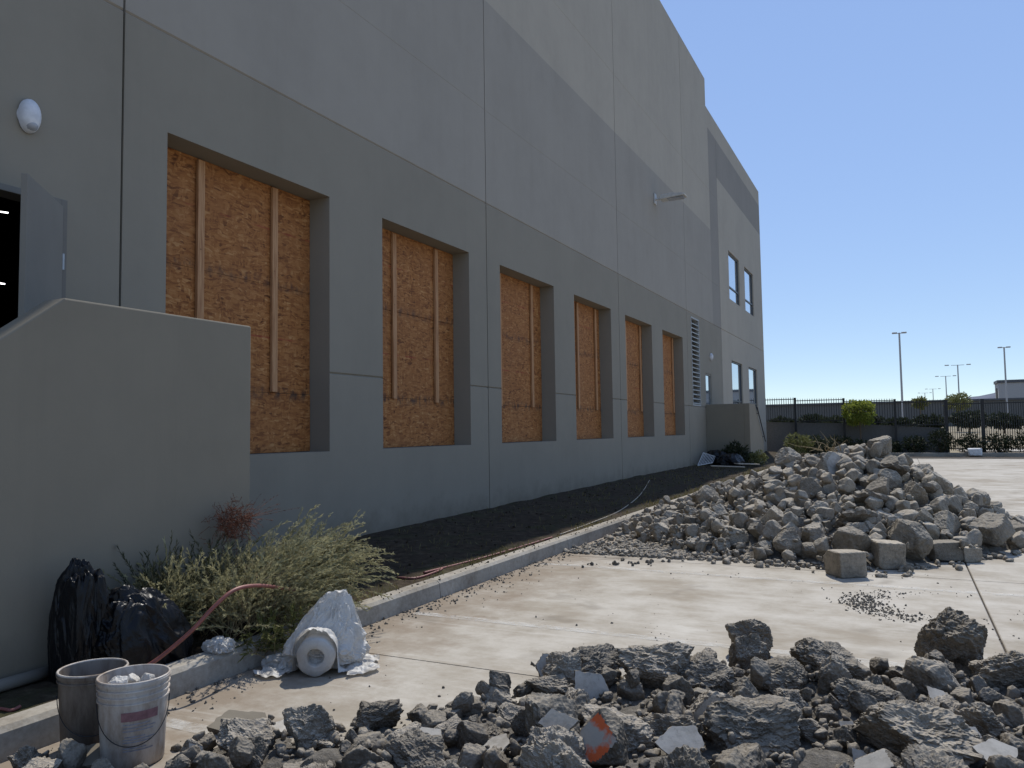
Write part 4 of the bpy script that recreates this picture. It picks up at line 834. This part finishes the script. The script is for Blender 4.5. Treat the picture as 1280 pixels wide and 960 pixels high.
shrub('small olive shrub at the corner of the far stair wall', (1.85, 28.6, .2), .34, .5, .26, 'leaf_olive', 900, .08, .03, 24)
m = MB()
for i in range(5200):
    y = 4.6+23*random.random()**1.3; x = 2.46-abs(random.gauss(0, .11)) if random.random() < .62 else random.uniform(.1, 2.4)
    if x < .05: continue
    if mnoise.noise(Vector((x*2, y*.9, 4)))+random.uniform(-.4, .4) < .0: continue
    h = random.uniform(.02, .075)*(1+y/40); leafquads(m, Vector((x, y, soil_z(x, y)-.004)), Vector((random.gauss(0, .45), random.gauss(0, .45), 1)).normalized(), rv(), h, .005+.0004*y)
o = m.build('dry_grass', 'grass_blade'); tag(o, 'sparse dry grass and weeds growing along the kerb edge', 'grass', kind='stuff')
pl = []
for q in range(500):
    x = random.uniform(.1, 2.45); y = random.uniform(4.6, 26); s_ = random.uniform(.006, .022); pl.append((x, y, soil_z(x, y)+s_*.3, s_))
for q in range(120):
    y = random.uniform(4.6, 12); x = random.uniform(2.49, 2.6); s_ = random.uniform(.004, .012); pl.append((x, y, .152, s_))
pebbles('soil_clods', 'soil', pl, 'small soil clods on the planting strip and kerb', 'soil')
# white wire rack and boards at the far stair
T = empty('wire_rack', (.5, 26.7, .2)); tag(T, 'white wire rack thrown down by the far trash bags', 'wire rack')
a, b, c_, d_ = [onX(*q, .45) for q in ((893, 566), (902, 580), (884, 583), (878, 571))]
a = Vector((.35, 26.2, .78)); b = Vector((.55, 27.0, .24)); c_ = Vector((.3, 25.9, .22))
base = Vector((.2, 26.6, .24)); e1 = Vector((.42, .35, .08)); e2 = Vector((.12, .35, .42))
m = MB(); m.tube([base, base+e1, base+e1+e2*.5, base+e2, base], .012, 6); m.build('frame', 'white_wire', T)
for k in range(1, 9):
    t = k/9; m = MB(); m.tube([base+e1*t, base+e1*t+e2*(1-.5*t)], .008, 5); m.build('wire', 'white_wire', T)
for i, (c, L, W, rz, lab) in enumerate((((1.35, 25.8, .24), 1.1, .14, .5, 'short pale board lying on the soil by the wire rack'), ((1.75, 27.0, .27), 1.0, .2, 1.0, 'wide pale board lying by the far trash bags'))):
    m = MB(); m.box(-L/2, L/2, -W/2, W/2, 0, .03); o = m.build('board', 'plank', None, bevel=.004); o.location = c; o.rotation_euler = (.04, .05, rz); tag(o, lab, 'board')
# twigs on the heap
p0 = onY(1035, 556, 11.9)
T = empty('branch', p0); tag(T, 'bare twisted twigs sticking out of the large heap crest', 'branch')
m = MB()
for i in range(16):
    o = Vector((p0.x+random.gauss(0, .14), 11.9+random.gauss(0, .15), p0.z-.08)); d = Vector((random.gauss(-.2, .6), random.gauss(-.2, .3), random.uniform(.1, .7))); m.tube([o, o+d*.12+rv()*.02, o+d*.26+rv()*.03, o+d*.38+rv()*.04], [.008, .006, .004, .002], 5)
m.build('twigs', 'stem', T)
# ================================================================ FENCE, WALL AND WHAT LIES BEYOND
YF = 44.15
m = MB(); m.mat('far_dark'); V = []
prof = [(-26, 2.0), (0, 1.78), (3.7, 1.65), (6.1, 1.48), (8.4, 1.33)]
vv = []
for x, z in prof: vv += [(x, 44.4, -.3), (x, 44.4, z), (x, 44.6, z), (x, 44.6, -.3)]
ff = [(4*i+k, 4*i+(k+1) % 4, 4*i+4+(k+1) % 4, 4*i+4+k) for i in range(len(prof)-1) for k in range(4)]+[(0, 1, 2, 3), (4*len(prof)-1, 4*len(prof)-2, 4*len(prof)-3, 4*len(prof)-4)]
m.add(vv, ff); o = m.build('retaining_wall', None); fixn(o.data); tag(o, 'low grey concrete retaining wall behind the iron fence', 'wall')
FE = empty('iron_fence', (3, YF, 0)); tag(FE, 'black iron picket fence along the top of the retaining wall', 'fence')
posts = [-5.8, -3.4, -1.0, 1.37, 3.76, 6.15, 8.41]
def ptop(x): return float(np.interp(x, [-6, 0, 3.76, 8.4, 20], [3.2, 2.98, 2.83, 2.59, 2.4]))
pk = None; inv = Matrix.Translation(FE.location).inverted()
def picket(parent, x, z0, z1):
    global pk
    if pk is None:
        q = MB(); q.box(-.014, .014, -.014, .014, 0, .93); q.add([(-.014, -.014, .93), (.014, -.014, .93), (.014, .014, .93), (-.014, .014, .93), (0, 0, 1)], [(0, 1, 4), (1, 2, 4), (2, 3, 4), (3, 0, 4)]); pk = q.mesh('picket'); pk.materials.append(M['black_iron'])
    o = bpy.data.objects.new('picket', pk); COL.objects.link(o); o.parent = parent; o.matrix_parent_inverse = Matrix.Translation(parent.location).inverted(); o.location = (x, YF, z0); o.scale = (1, 1, z1-z0)
for a, b in zip(posts, posts[1:]):
    zt = (ptop(a)+ptop(b))/2; zb_ = float(np.interp((a+b)/2, [q[0] for q in prof], [q[1] for q in prof]))+.1
    for x in (a,): box('post', 'black_iron', FE, x-.055, x+.055, YF-.055, YF+.055, -.1, ptop(x)+.12)
    for z in (zt, zb_): 
        m = MB(); m.box(a+.056, b-.056, YF-.02, YF+.02, z-.02, z+.02); m.build('rail', 'black_iron', FE)
    x = a+.15
    while x < b-.08: picket(FE, x, zb_-.05, zt+.13); x += .118
GA = empty('iron_gate', (12, YF, 0)); tag(GA, 'tall black iron picket gate running almost down to the ground', 'gate')
gps = [8.41, 9.95, 13.0, 16.0, 19.0]
for x in gps: box('post', 'black_iron', GA, x-.08, x+.08, YF-.08, YF+.08, -.1, 2.72)
for a, b in zip(gps, gps[1:]):
    for z in (2.5, .32): box('rail', 'black_iron', GA, a+.081, b-.081, YF-.025, YF+.025, z-.025, z+.025)
    x = a+.15
    while x < b-.1: picket(GA, x, .22, 2.62); x += .095
WS = rock_mesh(620, 4, 'cap_white', box=True, rough=.25)
o = bpy.data.objects.new('white_block', WS[0]); COL.objects.link(o); o.location = (9.43, 42.5, .2); o.scale = (.42, .3, .27); tag(o, 'white square block standing by the far kerb below the gate', 'block')
# the lighter road beyond
tag(box('far_road', 'pavement', None, -60, 8.2, 47, 55, 1.0, 1.17), kind='structure'); tag(box('far_road_gate', 'pavement', None, 9, 60, 45.2, 50, -.1, .16), kind='structure')
far = [(-1.5, 62, 2.6), (.4, 64, 3.0), (2.3, 60, 2.5), (4.0, 66, 2.9), (6.2, 63, 2.3), (8.3, 66, 2.7), (10.5, 61, 2.9), (12.8, 64, 2.6), (15.3, 62, 2.8), (18, 65, 2.7), (21, 62, 2.9)]
for i, (x, y, h) in enumerate(far):
    tree('far_tree', 'dark bushy tree standing in the row beyond the fence', (x, y, .9), h*.5, 1.3, .55, 'leaf_dark', 1500, .24, .12, i, .07, 'dark trees beyond the fence')
for i, (px, Y) in enumerate(((1150, 85), (1196, 90), (1200, 88))):
    p = onY(px, 503, Y); tree('far_tree', ['slender palm-like green tree showing above the fence', 'yellowish green tree top showing above the gate', 'pale green tree top beside the yellowish one above the gate'][i], (p.x, Y, .9), 3.3 if i == 0 else 3.7, .7 if i == 0 else 1.2, .6 if i == 0 else .9, 'leaf_olive', 700, .25, .1, 30+i, .07)
def lamp_pole(px, ytop, label, double):
    H = 12.2; zt = 13.4; v = ray(px, ytop); t = (zt-CAM.z)/v.z; p = CAM+v*t; x, y = p.x, p.y; z0 = .8
    T = empty('light_pole', (x, y, z0)); tag(T, label, 'light pole', 'light poles beyond the fence')
    s_ = y/110; m = MB(); m.tube([(x, y, z0), (x, y, zt)], [.15, .11], 10); m.build('pole', 'pole_metal', T)
    for sg in ((-1, 1)):
        L = 1.9 if double else .55; m = MB(); m.tube([(x, y, zt-.08), (x+sg*L*.6, y, zt-.05)], .05, 6); m.build('arm', 'pole_metal', T)
        m = MB(); m.box(x+sg*L-.38*(1 if double else .8), x+sg*L+.38*(1 if double else .8), y-.2, y+.2, zt-.1, zt+.08); m.build('lamp_head', 'pole_metal', T, bevel=.03)
lamp_pole(1124, 416, 'tall light pole with a short twin head behind the small tree', False)
lamp_pole(1197, 456, 'light pole with wide twin arms above the yellowish tree top', True)
lamp_pole(1182, 470, 'light pole with wide twin arms, second in the receding row', True)
lamp_pole(1166, 486, 'light pole with wide twin arms, third in the receding row', True)
lamp_pole(1156, 491, 'distant light pole with twin arms, last in the receding row', True)
lamp_pole(1255, 434, 'light pole with a short twin head above the boxy far building', False)
LB = empty('long_building', (0, 150, 1)); tag(LB, 'long low grey building seen through the pickets beyond the trees', 'building')
box('wall', 'far_dark', LB, -70, 70, 150, 165, .5, 5.35); box('roof', 'metal_roof', LB, -70.3, 70.3, 149.7, 165.3, 5.35, 5.65)
FB = empty('far_building', (25.3, 200, .9)); tag(FB, 'boxy pale grey building with a dark roof edge far beyond the gate', 'building')
box('wall', 'far_wall', FB, 25.2, 70, 196, 203, .5, 10.2); box('roof', 'metal_roof', FB, 25.0, 70.3, 195.8, 203.2, 10.2, 10.8)
for x in (31.0, 39, 47, 55): box('door', 'dark_void', FB, x, x+4, 195.93, 195.99, .9, 6.2)
box('window', 'dark_void', FB, 25.13, 25.19, 198, 201, 6.5, 9.2)
m = MB(); hx = np.linspace(-2600, 2600, 90); rows = 6; V = []
for j in range(rows):
    for x in hx:
        cx = (x-360)/330; hgt = 95*math.exp(-cx*cx)+(60*math.exp(-((x-900)/420)**2))+22+16*mnoise.fractal(Vector((x/160, j*.4, 0)), .9, 2, 4)
        V.append((x, 3000+j*160, -5+hgt*math.sin(math.pi*min(1, j/3.)/2) if j else -5))
m.add(V, [(j*90+i, j*90+i+1, (j+1)*90+i+1, (j+1)*90+i) for j in range(rows-1) for i in range(89)]); tag(m.build('hills', 'hill', smooth=True), kind='structure')
